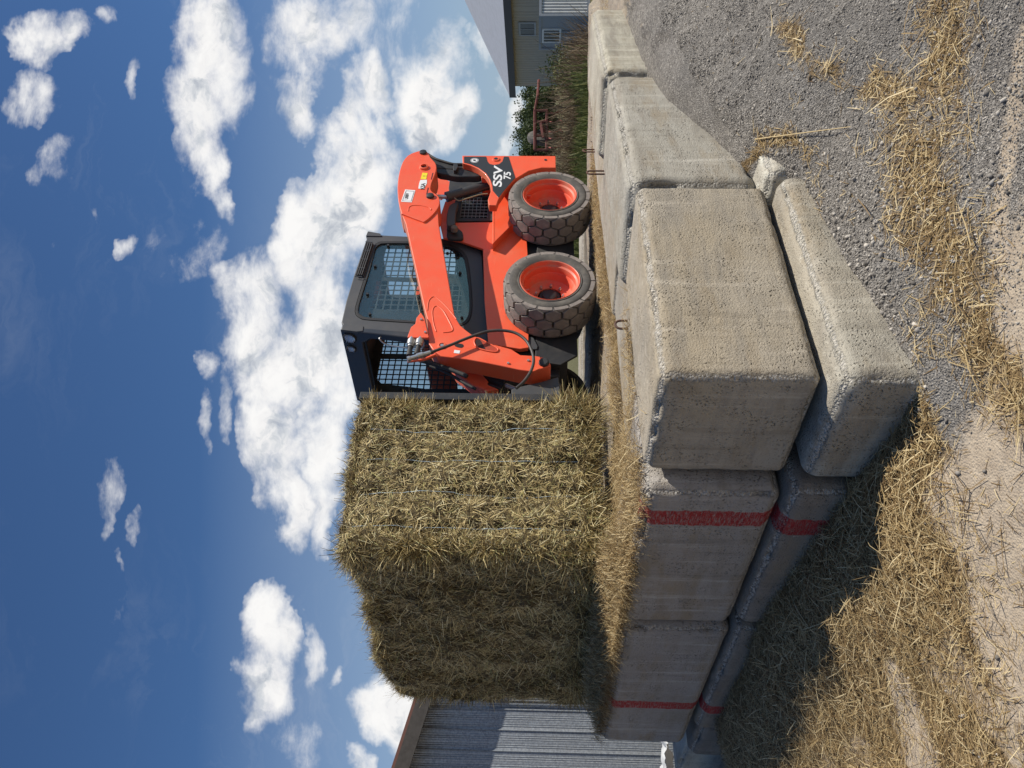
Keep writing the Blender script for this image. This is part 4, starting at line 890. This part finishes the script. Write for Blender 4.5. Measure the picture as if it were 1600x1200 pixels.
X, Y = scatter(330000, -3.2, 2.6, 1.9, 7.2, lambda X, Y: straw_zone(X, Y) ** 1.2 * outp(X, Y) * (.5 + 1.4 * np.clip(fbm(np.stack([X, Y, 0 * X], -1) * 3.2 + 4, 3) + .3, 0, 1)))
parts.append(lay(X, Y, .02, .10, .0015, .012, .12))
X, Y = scatter(9000, -3.2, 2.6, 1.9, 7.2, lambda X, Y: straw_zone(X, Y) * outp(X, Y)); parts.append(lay(X, Y, .10, .24, .0021, .035, .35))
X, Y = scatter(9000, -3.0, 2.6, 1.9, 6., lambda X, Y: .16 * outp(X, Y)); parts.append(lay(X, Y, .02, .09, .0013, .004, .05))
# the deep hay thrown along the left-hand wall
def near_left(X, Y): s, l = sl(X, Y); return np.exp(-np.clip(-.2 - s, 0, 9) / .35) * (s < -.12) * ss(-.1, .25, l) * (l < 3.6)
X, Y = scatter(90000, -3.2, .3, 2.4, 6.4, near_left); parts.append(lay(X, Y, .06, .18, .0017, .035, .35))
X, Y = scatter(9000, -3.2, .3, 2.4, 6.4, near_left); parts.append(lay(X, Y, .10, .24, .0016, .04, .5))
v, q = join(parts); o = fastmesh('loose_straw', v, q, M['straw']); setp(o, 'loose golden straw and hay strewn over the gravel below the blocks', 'straw', kind='stuff')
# straw on the platform and over the tops of the blocks
def top_h(X, Y):
    s, l = sl(X, Y); h = height(X, Y); blk = ((l > .03) & (l < .62) & (s > .0) & (s < 1.25)) | ((s > -.08) & (s < .52) & (l > .64) & (l < 3.68))
    return np.where(blk, 1.19, h), blk
parts = []
def plat(X, Y):
    s, l = sl(X, Y); band = np.exp(-((l - .93 - .42 * np.minimum(s, 1.3) - .16 * np.maximum(s - 1.3, 0)) / .27) ** 2) * (s > .1) * (s < 4.6); lf = np.exp(-((s - .70) / .28) ** 2) * (l > .55) * (l < 3.5)
    m = np.maximum(band, lf); m = m * (.25 + 1.2 * np.clip(fbm(np.stack([X, Y, 0 * X], -1) * 4.5 + 31, 3) + .32, 0, 1)); return m * ((s > .0) & (l > .02)) + .05 * (l > 1) * (s > .5) * (Y < 9)
X, Y = scatter(420000, -2.4, 5.0, 3.2, 8.3, plat); Z, bl = top_h(X, Y); s_, l_ = sl(X, Y)
dep = np.where(bl, .03, .015) + .10 * np.clip(plat(X, Y), 0, 1) * (~bl) * ss(.0, .25, fbm(np.stack([X, Y, 0 * X], -1) * 1.8, 3) + .22)
N = len(X); a = math.atan2(RD[1], RD[0]) + rng.normal(0, .7, N); lf = l_ > s_ + .1; a = np.where(lf & (s_ < .8), rng.uniform(0, 6.28, N), a)
d = np.stack([np.cos(a), np.sin(a), rng.normal(0, .22, N)], -1); L = rng.uniform(.04, .15, N); up = np.tile([0, 0, 1.], (N, 1))
p = np.stack([X, Y, Z + rng.random(N) ** .7 * dep + .003], -1) - d * L[:, None] * .5; parts.append(blades(p, d, up, L, rng.uniform(.5, 1.1, N) * .0017, rng.normal(0, .15, N)))
# hay spilling over the left-hand blocks
N = 26000; l_ = rng.uniform(.66, 3.7, N); s_ = rng.normal(.06, .10, N); s_ = np.clip(s_, -.09, .6); k = rng.random(N) < (.25 + .75 * ss(1.0, 1.6, l_)) * (1 - .7 * ss(3.1, 3.7, l_)); l_, s_ = l_[k], s_[k]; N = len(l_)
q0 = CW[None] + RD[None] * s_[:, None] + LD[None] * l_[:, None]; hh = 1.19 + rng.random(N) * (.02 + .11 * ss(.0, .35, s_ + .08) * ss(.9, 1.7, l_)); q0[:, 2] = hh
d = -RD[None] * rng.uniform(.1, 1, (N, 1)) + LD[None] * rng.normal(0, .8, (N, 1)); d[:, 2] = rng.normal(-.25, .35, N); L = rng.uniform(.05, .17, N)
parts.append(blades(q0 - nrm(d) * L[:, None] * .4, d, np.tile([0, 0, 1.], (N, 1)), L, rng.uniform(.5, 1.1, N) * .0017, rng.normal(.1, .2, N)))
v, q = join(parts); o = fastmesh('platform_straw', v, q, M['straw']); setp(o, 'bright straw lying on the platform between the blocks and the loader', 'straw', kind='stuff')
# stones
def stones(X, Y, size, squash=.65):
    N = len(X); ico = np.array([(0, 0, 1), (.894, 0, .447), (.276, .851, .447), (-.724, .526, .447), (-.724, -.526, .447), (.276, -.851, .447), (.724, .526, -.447), (-.276, .851, -.447), (-.894, 0, -.447), (-.276, -.851, -.447), (.724, -.526, -.447), (0, 0, -1)])
    tri = np.array([(0, 1, 2), (0, 2, 3), (0, 3, 4), (0, 4, 5), (0, 5, 1), (1, 6, 2), (2, 7, 3), (3, 8, 4), (4, 9, 5), (5, 10, 1), (2, 6, 7), (3, 7, 8), (4, 8, 9), (5, 9, 10), (1, 10, 6), (6, 11, 7), (7, 11, 8), (8, 11, 9), (9, 11, 10), (10, 11, 6)])
    v = ico[None] * rng.uniform(.6, 1.25, (N, 12, 1)) * size[:, None, None] * np.stack([rng.uniform(.7, 1.3, N), rng.uniform(.6, 1.1, N), rng.uniform(.4, .8, N)], -1)[:, None]
    A = rng.normal(size=(N, 3, 3)); Qm, _ = np.linalg.qr(A); Qm[:, 2, 2] *= 1; v = np.einsum('nij,nkj->nki', Qm, v)
    v = v + np.stack([X, Y, height(X, Y) + size * .15], -1)[:, None]
    return v.reshape(-1, 3), (np.arange(N)[:, None, None] * 12 + tri[None]).reshape(-1, 3)
def stonef(t, b):
    r = t.new('ShaderNodeNewGeometry').outputs['Random Per Island']
    t.l.new(t.ramp(r, [(0, (.135, .122, .105)), (.4, (.245, .222, .193)), (.75, (.335, .307, .27)), (1, (.54, .49, .42))]), b.inputs['Base Color']); b.inputs['Roughness'].default_value = .85; b.inputs['Specular IOR Level'].default_value = .25
M['stone'] = mat('crushed_stone', stonef)
def gprob(X, Y):
    s, l = sl(X, Y); return (1 - straw_zone(X, Y) * .75) * outp(X, Y) * ss(-.45, .15, s + .5 * fbm(np.stack([X, Y, 0 * X], -1) * 3, 3)) * (l < .05)
parts = []
X, Y = scatter(190000, -.9, 3.6, 1.7, 5.6, gprob); parts.append(stones(X, Y, rng.uniform(.002, .0052, len(X)) * (1 + .5 * (rng.random(len(X)) > .93))))
def coarse(X, Y): s, l = sl(X, Y); return gprob(X, Y) * np.exp(-((s - .55) / .55) ** 2) * np.exp(-np.clip(-l, 0, 9) / .35) * (l < .0)
X, Y = scatter(30000, -.9, 2.2, 1.7, 4.6, coarse); parts.append(stones(X, Y, rng.uniform(.005, .014, len(X)) * rng.uniform(.6, 1.1, len(X))))
X, Y = scatter(900, -1.4, 2.6, 1.8, 4.6, lambda X, Y: outp(X, Y) * .35); parts.append(stones(X, Y, rng.uniform(.006, .018, len(X)) * rng.random(len(X)) ** .5))
X, Y = scatter(1200, -2.6, .5, 1.8, 4.5, lambda X, Y: outp(X, Y) * .6); parts.append(stones(X, Y, rng.uniform(.002, .006, len(X))))
X, Y = scatter(14000, 1.0, 6.5, 4.2, 8.4, lambda X, Y: (height(X, Y) > 1.05) * .8); parts.append(stones(X, Y, rng.uniform(.004, .012, len(X))))
v, q = join(parts); o = fastmesh('gravel', v, q, M['stone']); setp(o, 'grey crushed stone lying beside the block wall', 'gravel', kind='stuff')
# ------------------------------------------------------------------ barn on the left
def barn():
    c0 = atz(917, 1200, 0.); 
    Pn = np.array([-4.35, 9.6, 0.]); tang = nrm(np.array([.93, .37, 0.])); nml = np.array([tang[1], -tang[0], 0.])
    def on(x, y, off=0.): d = ray(x, y); q = Pn + nml * off; return EYE + d * (((q - EYE) @ nml) / (d @ nml))
    root = empty('barn', tuple(Pn), math.atan2(tang[1], tang[0]), 'weathered galvanised metal barn with a sloping eave at the far left', 'barn')
    def lc(p): e = np.asarray(p) - Pn; return (e @ tang, -(e @ nml), e[2])
    a = lc(on(664, 1078)); b_ = lc(on(626, 1196)); sl_ = (a[2] - b_[2]) / (a[0] - b_[0])
    x0, x1 = -5.2, 2.4; zt = lambda x: a[2] + sl_ * (x - a[0])
    m = MB(); m.prism([(x0, -.3), (x1, -.3), (x1, zt(x1)), (x0, zt(x0))], .02, 3.2)
    def siding(t, b):
        o = objc(t); n = t.noise(o, 50, 5, .7); n2 = t.noise(t.vm('MULTIPLY', o, (8, 8, 1.0)), 2, 5, .65)
        vo = t.new('ShaderNodeTexVoronoi', i_Vector=o, i_Scale=60.0)
        c = t.mix(t.new('ShaderNodeSeparateColor', i_0=vo.outputs['Color']).outputs[0], (.25, .27, .295), (.40, .43, .46)); c = t.mix(t.mr(n2, .45, .75, 0, .5), c, (.30, .31, .32))
        t.l.new(c, b.inputs['Base Color']); b.inputs['Metallic'].default_value = .55; t.l.new(t.mr(n, .3, .7, .42, .62), b.inputs['Roughness'])
    sm = mat('galvanised_siding', siding)
    m.build('wall_core', mat('barn_core', color=(.2, .2, .2)), root)
    # ribbed sheets as real folds
    V = []; nn = int((x1 - x0) / .0229)
    xs = [x0 + i * .0114 for i in range(int((x1 - x0) / .0114))]
    for x in xs:
        ph = (x / .229) % 1; y = 0.
        if ph < .10: y = -.022 * (1 - abs(ph - .05) / .05) ** .5
        else: y = -.007 * (.5 + .5 * math.sin((ph - .1) / .9 * 2 * math.pi * 8))
        V += [(x, y, -.3), (x, y, zt(x) - .02)]
    s = MB(); s.add(V, [(2 * i, 2 * i + 2, 2 * i + 3, 2 * i + 1) for i in range(len(xs) - 1)]); s.build('ribbed_siding', sm, root, smooth=30)
    m = MB(); ya, yb = a[0], b_[0]
    ov = .30; m.add([(x, y, zt(x) + dz) for x in (x0, x1) for y, dz in ((-ov, .06), (3.3, .06), (3.3, -.0), (-ov, .0))], [(0, 1, 2, 3), (7, 6, 5, 4), (0, 4, 5, 1), (1, 5, 6, 2), (2, 6, 7, 3), (3, 7, 4, 0)])
    m.build('roof', mat('rusty_roof', color=(.16, .07, .05), rough=.7), root)
    m = MB(); m.add([(x, y, zt(x) + dz) for x in (x0, x1) for y, dz in ((-ov - .03, .02), (-ov - .002, .02), (-ov - .002, -.15), (-ov - .03, -.15))], [(0, 1, 2, 3), (7, 6, 5, 4), (0, 4, 5, 1), (1, 5, 6, 2), (2, 6, 7, 3), (3, 7, 4, 0)])
    m.build('fascia_board', mat('weathered_board', dirty((.075, .066, .058), (.04, .035, .03), 12, .8, (.8, .95))), root)
    t1 = lc(on(850, 1098)); m = MB(); m.box((t1[0] - .012, -.05, -.2), (t1[0] + .012, -.026, zt(t1[0]) - .8)); m.build('door_rail', M['black'], root)
barn()
# crumpled pale sheet lying past the end of the wall
X, Y = np.meshgrid(np.linspace(-.5, .35, 40), np.linspace(-.3, .3, 30), indexing='ij'); p3_ = np.stack([X.ravel(), Y.ravel(), 0 * X.ravel()], 1)
zc = .10 + .35 * fbm(p3_ * 6, 4) + .25 * np.abs(fbm(p3_ * 3 + 8, 2)); i = (np.arange(39)[:, None] * 30 + np.arange(29)[None]).ravel()
pc = atz(1027, 1203, .35); o = fastmesh('crumpled_sheet', np.stack([p3_[:, 0], p3_[:, 1], zc * .7], 1), np.stack([i, i + 30, i + 31, i + 1], 1), mat('pale_plastic', color=(.5, .51, .52), rough=.45), smooth=True)
o.location = (pc[0], pc[1], .18); so_ = o.modifiers.new('t', 'SOLIDIFY'); so_.thickness = .004; setp(o, 'crumpled pale plastic sheet lying at the foot of the metal barn', 'plastic sheet')
# ------------------------------------------------------------------ building and container on the right
def boxobj(name, a, b, m, parent, bevel=0.): k = MB(); k.box(a, b); return k.build(name, m, parent, bevel=bevel)
tb = nrm(np.array([.13, -.99, 0])); nb = np.array([tb[1], -tb[0], 0.])        # along the wall towards us; outwards is to the left
cb_ = aty(840, 134, 58.)
root = empty('metal_building', (cb_[0], cb_[1], -.7), math.atan2(tb[1], tb[0]), 'tan ribbed metal building with dark fascia and pale grey roof at the right', 'building')
def wl(p): e = np.asarray(p) - np.array([cb_[0], cb_[1], -.7]); return (e @ tb, e @ -nb, e[2])
def onb(x, y, off=0.): d = ray(x, y); q = np.array([cb_[0], cb_[1], 0]) + nb * off; return wl(EYE + d * (((q - EYE) @ nb) / (d @ nb)))
sgn = np.sign(np.dot(nb, np.array([-1, 0, 0])))
za = onb(799, 134)[2]; L_ = 24.
def tan_siding(t, b):
    o = objc(t); x = t.new('ShaderNodeSeparateXYZ', i_0=o).outputs[0]; n = t.noise(t.vm('MULTIPLY', o, (3, 1, .4)), 1.5, 5, .6)
    t.l.new(t.mix(t.mr(n, .4, .7), (.56, .465, .345), (.50, .42, .32)), b.inputs['Base Color']); b.inputs['Roughness'].default_value = .5
k = MB(); k.box((0, .05, 0), (L_, 12, za)); k.build('wall_core', mat('wall_core', tan_siding), root)
k = MB(); xs = np.arange(0, L_, .06); V = []
for x in xs: y = -.035 if (x / .3) % 1 < .18 else 0; V += [(x, y, 0), (x, y, za)]
k.add(V, [(2 * i, 2 * i + 2, 2 * i + 3, 2 * i + 1) for i in range(len(xs) - 1)]); k.build('ribbed_wall', mat('tan_siding', tan_siding), root)
rk = onb(743, 0); zr = za + 3.6
k = MB(); k.add([(-.55, -.55, za + .12), (L_, -.55, za + .12), (L_, 9.2, zr + 1.), (-.55, 9.2, zr + 1.), (-.55, -.55, za - .0), (L_, -.55, za - .0), (L_, 9.2, zr + .8), (-.55, 9.2, zr + .8)], [(0, 1, 2, 3), (4, 7, 6, 5), (0, 4, 5, 1), (1, 5, 6, 2), (2, 6, 7, 3), (3, 7, 4, 0)]); k.build('roof', mat('pale_metal_roof', dirty((.42, .43, .45), (.34, .35, .36), 2, .6, (.4, .55))), root)
boxobj('fascia', (-.6, -.60, za - .32), (L_, -.552, za + .14), mat('dark_fascia', color=(.055, .045, .045), rough=.5), root); boxobj('eave_soffit', (-.55, -.55, za - .10), (L_, .0, za - .02), mat('soffit', color=(.12, .1, .09)), root)
def window(parent, x0, x1, z0, z1, y, bars, fm, gm, ft=.07):
    f = MB(); f.prism([(x0, z0), (x1, z0), (x1, z1), (x0, z1)], y - .06, y - .0, [[(x0 + ft, z0 + ft), (x1 - ft, z0 + ft), (x1 - ft, z1 - ft), (x0 + ft, z1 - ft)]])
    for k in range(bars): x = x0 + (x1 - x0) * (k + 1) / (bars + 1); f.box((x - .022, y - .055, z0 + ft), (x + .022, y - .02, z1 - ft))
    fo = f.build('window', fm, parent); g = MB(); g.box((x0 + ft, y - .03, z0 + ft), (x1 - ft, y - .02, z1 - ft)); g.build('pane', gm, fo)
paneM = mat('dark_pane', color=(.05, .055, .06), rough=.12); wf = mat('window_frame_grey', color=(.45, .44, .42), rough=.5)
w0, w1 = onb(838, 54), onb(810, 33); window(root, w0[0], w1[0], w0[2], w1[2], -.04, 1, wf, paneM, .12)
# container
cc = aty(880, 78, 41.5); tcn = nrm(np.array([.13, -.99, 0])); zb = cc[2]
g0 = aty(916, 78, 41.5)[2]; g1 = aty(842, 78, 41.5)[2]; yw = math.atan2(tcn[1], tcn[0])
root = empty('office_container', (cc[0], cc[1], g0), yw, 'grey blue steel container with a barred white window and white end', 'container')
Lc = 3.0; H = g1 - g0
def contm(col):
    def f(t, b):
        o = objc(t); n = t.noise(o, 1.5, 6, .7); t.l.new(t.mix(t.mr(n, .55, .75, 0, .6), col, tuple(x * .6 for x in col)), b.inputs['Base Color']); b.inputs['Roughness'].default_value = .5
    return mat('container_paint', f)
grey = contm((.30, .33, .37)); whm = contm((.80, .80, .78))
k = MB(); k.box((.06, .06, .12), (Lc - .06, 2.34, H - .06)); k.build('container_wall', grey, root)
k = MB()
for a, b in (((0, 0, 0), (.12, .12, H)), ((Lc - .12, 0, 0), (Lc, .12, H)), ((0, 2.3, 0), (.12, 2.42, H)), ((Lc - .12, 2.3, 0), (Lc, 2.42, H))): k.box(a, b)
for z in (0, H - .12): k.box((.12, .0, z), (Lc - .12, .1, z + .12)); k.box((.0, .12, z), (.1, 2.3, z + .12)); k.box((Lc - .1, .12, z), (Lc, 2.3, z + .12))
k.build('container_frame', grey, root)
k = MB()
for i in range(14): k.box((Lc - .07, .2 + i * .155, .14), (Lc - .03, .27 + i * .155, H - .14))
k.build('end_panel', whm, root)
k = MB(); k.box((1.62, .02, .14), (1.66, .065, H - .14)); k.box((.14, .03, H * .5), (1.6, .062, H * .5 + .03)); k.build('panel_joint', mat('joint_grey', color=(.22, .24, .27)), root)
def oncn(x, y): d = ray(x, y); nn = np.array([tcn[1], -tcn[0], 0.]); q = np.array([cc[0], cc[1], 0]); e = EYE + d * (((q - EYE) @ nn) / (d @ nn)) - np.array([cc[0], cc[1], g0]); return (e @ tcn, e[2])
w0, w1 = oncn(876, 67), oncn(847, 46); window(root, w0[0], w1[0], w0[1], w1[1], .06, 3, whm, paneM, .09)
# ------------------------------------------------------------------ trees, brush and the field implement
def leafcloud(N, c, r, size, seed, lump=.45):
    u = rng.normal(size=(N, 3)); u = nrm(u); rad = rng.random((N, 1)) ** (1 / 2.2); p = u * rad
    k = fbm(p * 2.2 + seed * 5.1, 3); keep = (k + .16 - .25 * (rad[:, 0] > .8)) > 0; p, u = p[keep], u[keep]; k = k[keep]
    p = p * (1 + lump * fbm(u * 1.6 + seed, 2)[:, None] * 2) * np.array(r) + np.array(c); n = len(p)
    A = nrm(rng.normal(size=(n, 3))); B = nrm(np.cross(A, rng.normal(size=(n, 3)))); s = (size * rng.uniform(.5, 1.2, n))[:, None]
    v = np.stack([p - A * s, p - B * s * .6, p + A * s, p + B * s * .6], 1).reshape(-1, 3); return v, np.arange(n * 4).reshape(-1, 4)
bark = mat('bark', dirty((.09, .065, .045), (.16, .13, .10), 8, .7, (.8, .95)))
TREES = [(152, 812, 100), (168, 822, 92), (186, 806, 105), (205, 815, 96), (216, 803, 104), (236, 812, 94), (262, 806, 110), (300, 815, 100)]
TL = ['evergreen half hidden behind the corner of the tan building', 'lower dark tree just right of the gap beside the tan building', 'tall ragged tree above the right part of the red implement', 'dark tree between two taller crowns above the red implement',
      'tallest crown of the tree line, left of the implement wheel', 'dark tree touching the rear edge of the orange loader', 'tree behind the rear of the orange loader', 'tree hidden behind the loader tower']
for i, (py, px, D) in enumerate(TREES[:7]):
    t_ = aty(px, py, D); g_ = -.66; H_ = t_[2] - g_
    root = empty('pine_tree', (t_[0], D, g_), 0, TL[i], 'tree', 'trees along the far edge of the field')
    wx = rng.uniform(2.0, 2.7)
    v1, q1 = leafcloud(4200, (0, 0, H_ * .56), (wx, wx, H_ * .5), .15, i); v2, q2 = leafcloud(900, (rng.uniform(-.8, .8), 0, H_ * .78), (wx * .55, wx * .5, H_ * .26), .14, i + 9); v3, q3 = leafcloud(900, (-wx * .6, .4, H_ * .35), (wx * .9, wx * .6, H_ * .33), .15, i + 19); v4, q4 = leafcloud(900, (wx * .6, -.2, H_ * .3), (wx * .9, wx * .6, H_ * .3), .15, i + 29)
    v, q = join([(v1, q1), (v2, q2), (v3, q3), (v4, q4)]); fastmesh('crown', v, q, M['leaf'], parent=root)
    b = MB(); b.tube([(0, 0, 0), (.05, 0, H_ * .4), (-.05, 0, H_ * .85)], [.16, .12, .03], 8)
    for k in range(4): a = rng.uniform(0, 6.28); h_ = H_ * (.3 + .13 * k); b.tube([(0, 0, h_), (math.cos(a) * wx * .6, math.sin(a) * wx * .6, h_ + .5)], [.05, .015], 6)
    b.build('trunk', bark, root)
# brush and weeds on the bank behind the platform
def bank(N, x0, x1, y0, y1, hmin, hmax, wd, prob, lean=.25):
    X, Y = scatter(N, x0, x1, y0, y1, prob); N = len(X); hsc = .55 + 1.1 * np.clip(fbm(np.stack([X, Y, 0 * X], -1) * .9 + 3, 3) + .4, 0, 1)
    d = np.stack([rng.normal(0, lean, N), rng.normal(0, lean, N), np.ones(N)], -1); s = nrm(np.stack([rng.normal(size=N), rng.normal(size=N), np.zeros(N)], -1))
    return blades(np.stack([X, Y, height(X, Y) - .03], -1), d, s, rng.uniform(hmin, hmax, N) * hsc, rng.uniform(.5, 1, N) * wd, rng.normal(0, .3, N))
inr = lambda X, Y: ((X / Y) > .10) * ((X / Y) < .425 + .01 * np.sin(Y * 3))
v, q = join([bank(30000, 1.5, 8, 12.5, 20, .12, .42, .010, lambda X, Y: inr(X, Y) * ss(12.5, 15, Y)), bank(5000, 6, 12, 17, 26, .3, .8, .012, lambda X, Y: ((X / Y) > .36) * ((X / Y) < .44))])
o = fastmesh('weeds', v, q, M['weed']); setp(o, 'green weeds on the low bank beyond the gravel platform', 'weeds', kind='stuff')
v, q = join([bank(16000, 2, 11, 18.0, 24, .5, 1.25, .008, lambda X, Y: inr(X, Y) * ss(18, 19, Y), .45), bank(5000, 7, 14, 24, 33, .8, 1.9, .012, lambda X, Y: ((X / Y) > .33) * ((X / Y) < .43), .5)])
o = fastmesh('dead_brush', v, q, M['brush']); setp(o, 'brown dead brush and tall stalks in front of the trees and tan building', 'brush', kind='stuff')
for i, (py, px, D, r_, h_) in enumerate([(118, 862, 33, 1.1, 1.3), (100, 850, 37, 1.2, 1.6)]):
    t_ = aty(px, py, D); root = empty('shrub', (t_[0], D, -.66), 0, ['leafy shrub beside the grey container', 'shrub against the lower wall of the tan building'][i], 'shrub')
    hh = t_[2] + .66; v, q = leafcloud(1800, (0, 0, hh * .6), (r_, r_, hh * .5), .07, i + 50); fastmesh('foliage', v, q, M['leaf'] if i else M['weed'], parent=root); b = MB(); b.tube([(0, 0, 0), (.05, .02, hh * .9)], [.05, .01], 6); b.build('stem', bark, root)
def implement():
    D = 30.; o_ = aty(860, 205, D); root = empty('field_cultivator', (o_[0], D, -.66), 0, 'rusty red field cultivator with a black tyre parked in the brush', 'farm implement')
    def q(x, y, dy=0.): p = aty(x, y, D + dy); return (p[0] - o_[0], p[1] - D, p[2] + .66)
    b = MB()
    for dy in (0., 1.6):
        b.tube([q(836, 172, dy), q(836, 234, dy)], .06, 6); b.tube([q(854.5, 172, dy), q(854.5, 234, dy)], .06, 6)
        for y in (173, 190, 212, 234): b.tube([q(834, y, dy), q(856, y, dy)], .055, 6)
    for x, y in ((836, 173), (854.5, 173), (836, 234), (854.5, 234), (836, 200)): b.tube([q(x, y, 0), q(x, y, 1.6)], .06, 6)
    b.tube([q(836, 172), q(840, 150), q(842, 125, .4)], .05, 6); b.tube([q(846, 192), q(850, 215)], .09, 8)
    b.build('frame', mat('faded_red_paint', dirty((.17, .045, .035), (.09, .05, .035), 6, .8, (.7, .9))), root)
    for y in (176, 190, 205, 216, 230): b = MB(); b.tube([q(855, y, .3), q(866, y + 1.5, .1), q(874, y - 2, .3), q(879, y + 1, .2)], .035, 6, smooth=3); b.build('tine', mat('tine_red', color=(.30, .06, .05), rough=.7), root)
    b = MB(); c = q(845, 215, .8); b.lathe([(.25, -.14), (.42, -.15), (.50, -.10), (.52, 0), (.50, .10), (.42, .15), (.25, .14)], 28, closed=True)
    b.v = [tuple(Matrix.Rotation(.9, 3, 'Z') @ Vector(v) + Vector(c)) for v in b.v]; w_ = b.build('tyre', M['tyre'], root, smooth=40)
    b = MB(); b.lathe([(0, -.1), (.26, -.12), (.26, .12), (0, .1)], 20); b.v = [tuple(Matrix.Rotation(.9, 3, 'Z') @ Vector(v) + Vector(c)) for v in b.v]; b.build('rim', M['black'], w_, smooth=40)
implement()
# a few splinters of wood and a scrap of blue plastic on the gravel
for i, (a, b_, r) in enumerate((((1275, 218), (1345, 198), .0032), ((1313, 1060), (1316, 1100), .007))):
    A, B = atz(*a, .34), atz(*b_, .34); A[2] = height(A[:1], A[1:2])[0] + .012; B[2] = height(B[:1], B[1:2])[0] + .012
    m = MB(); m.tube([A, (A + B) / 2 + [0, 0, .004], B], [r, r * .8, r * .5], 6); o = m.build('stick', mat('bare_wood', color=(.55, .42, .22), rough=.8), None)
    setp(o, ['long thin straw coloured stick on the grey gravel', 'short flat splinter of wood on the matted straw'][i], 'stick')
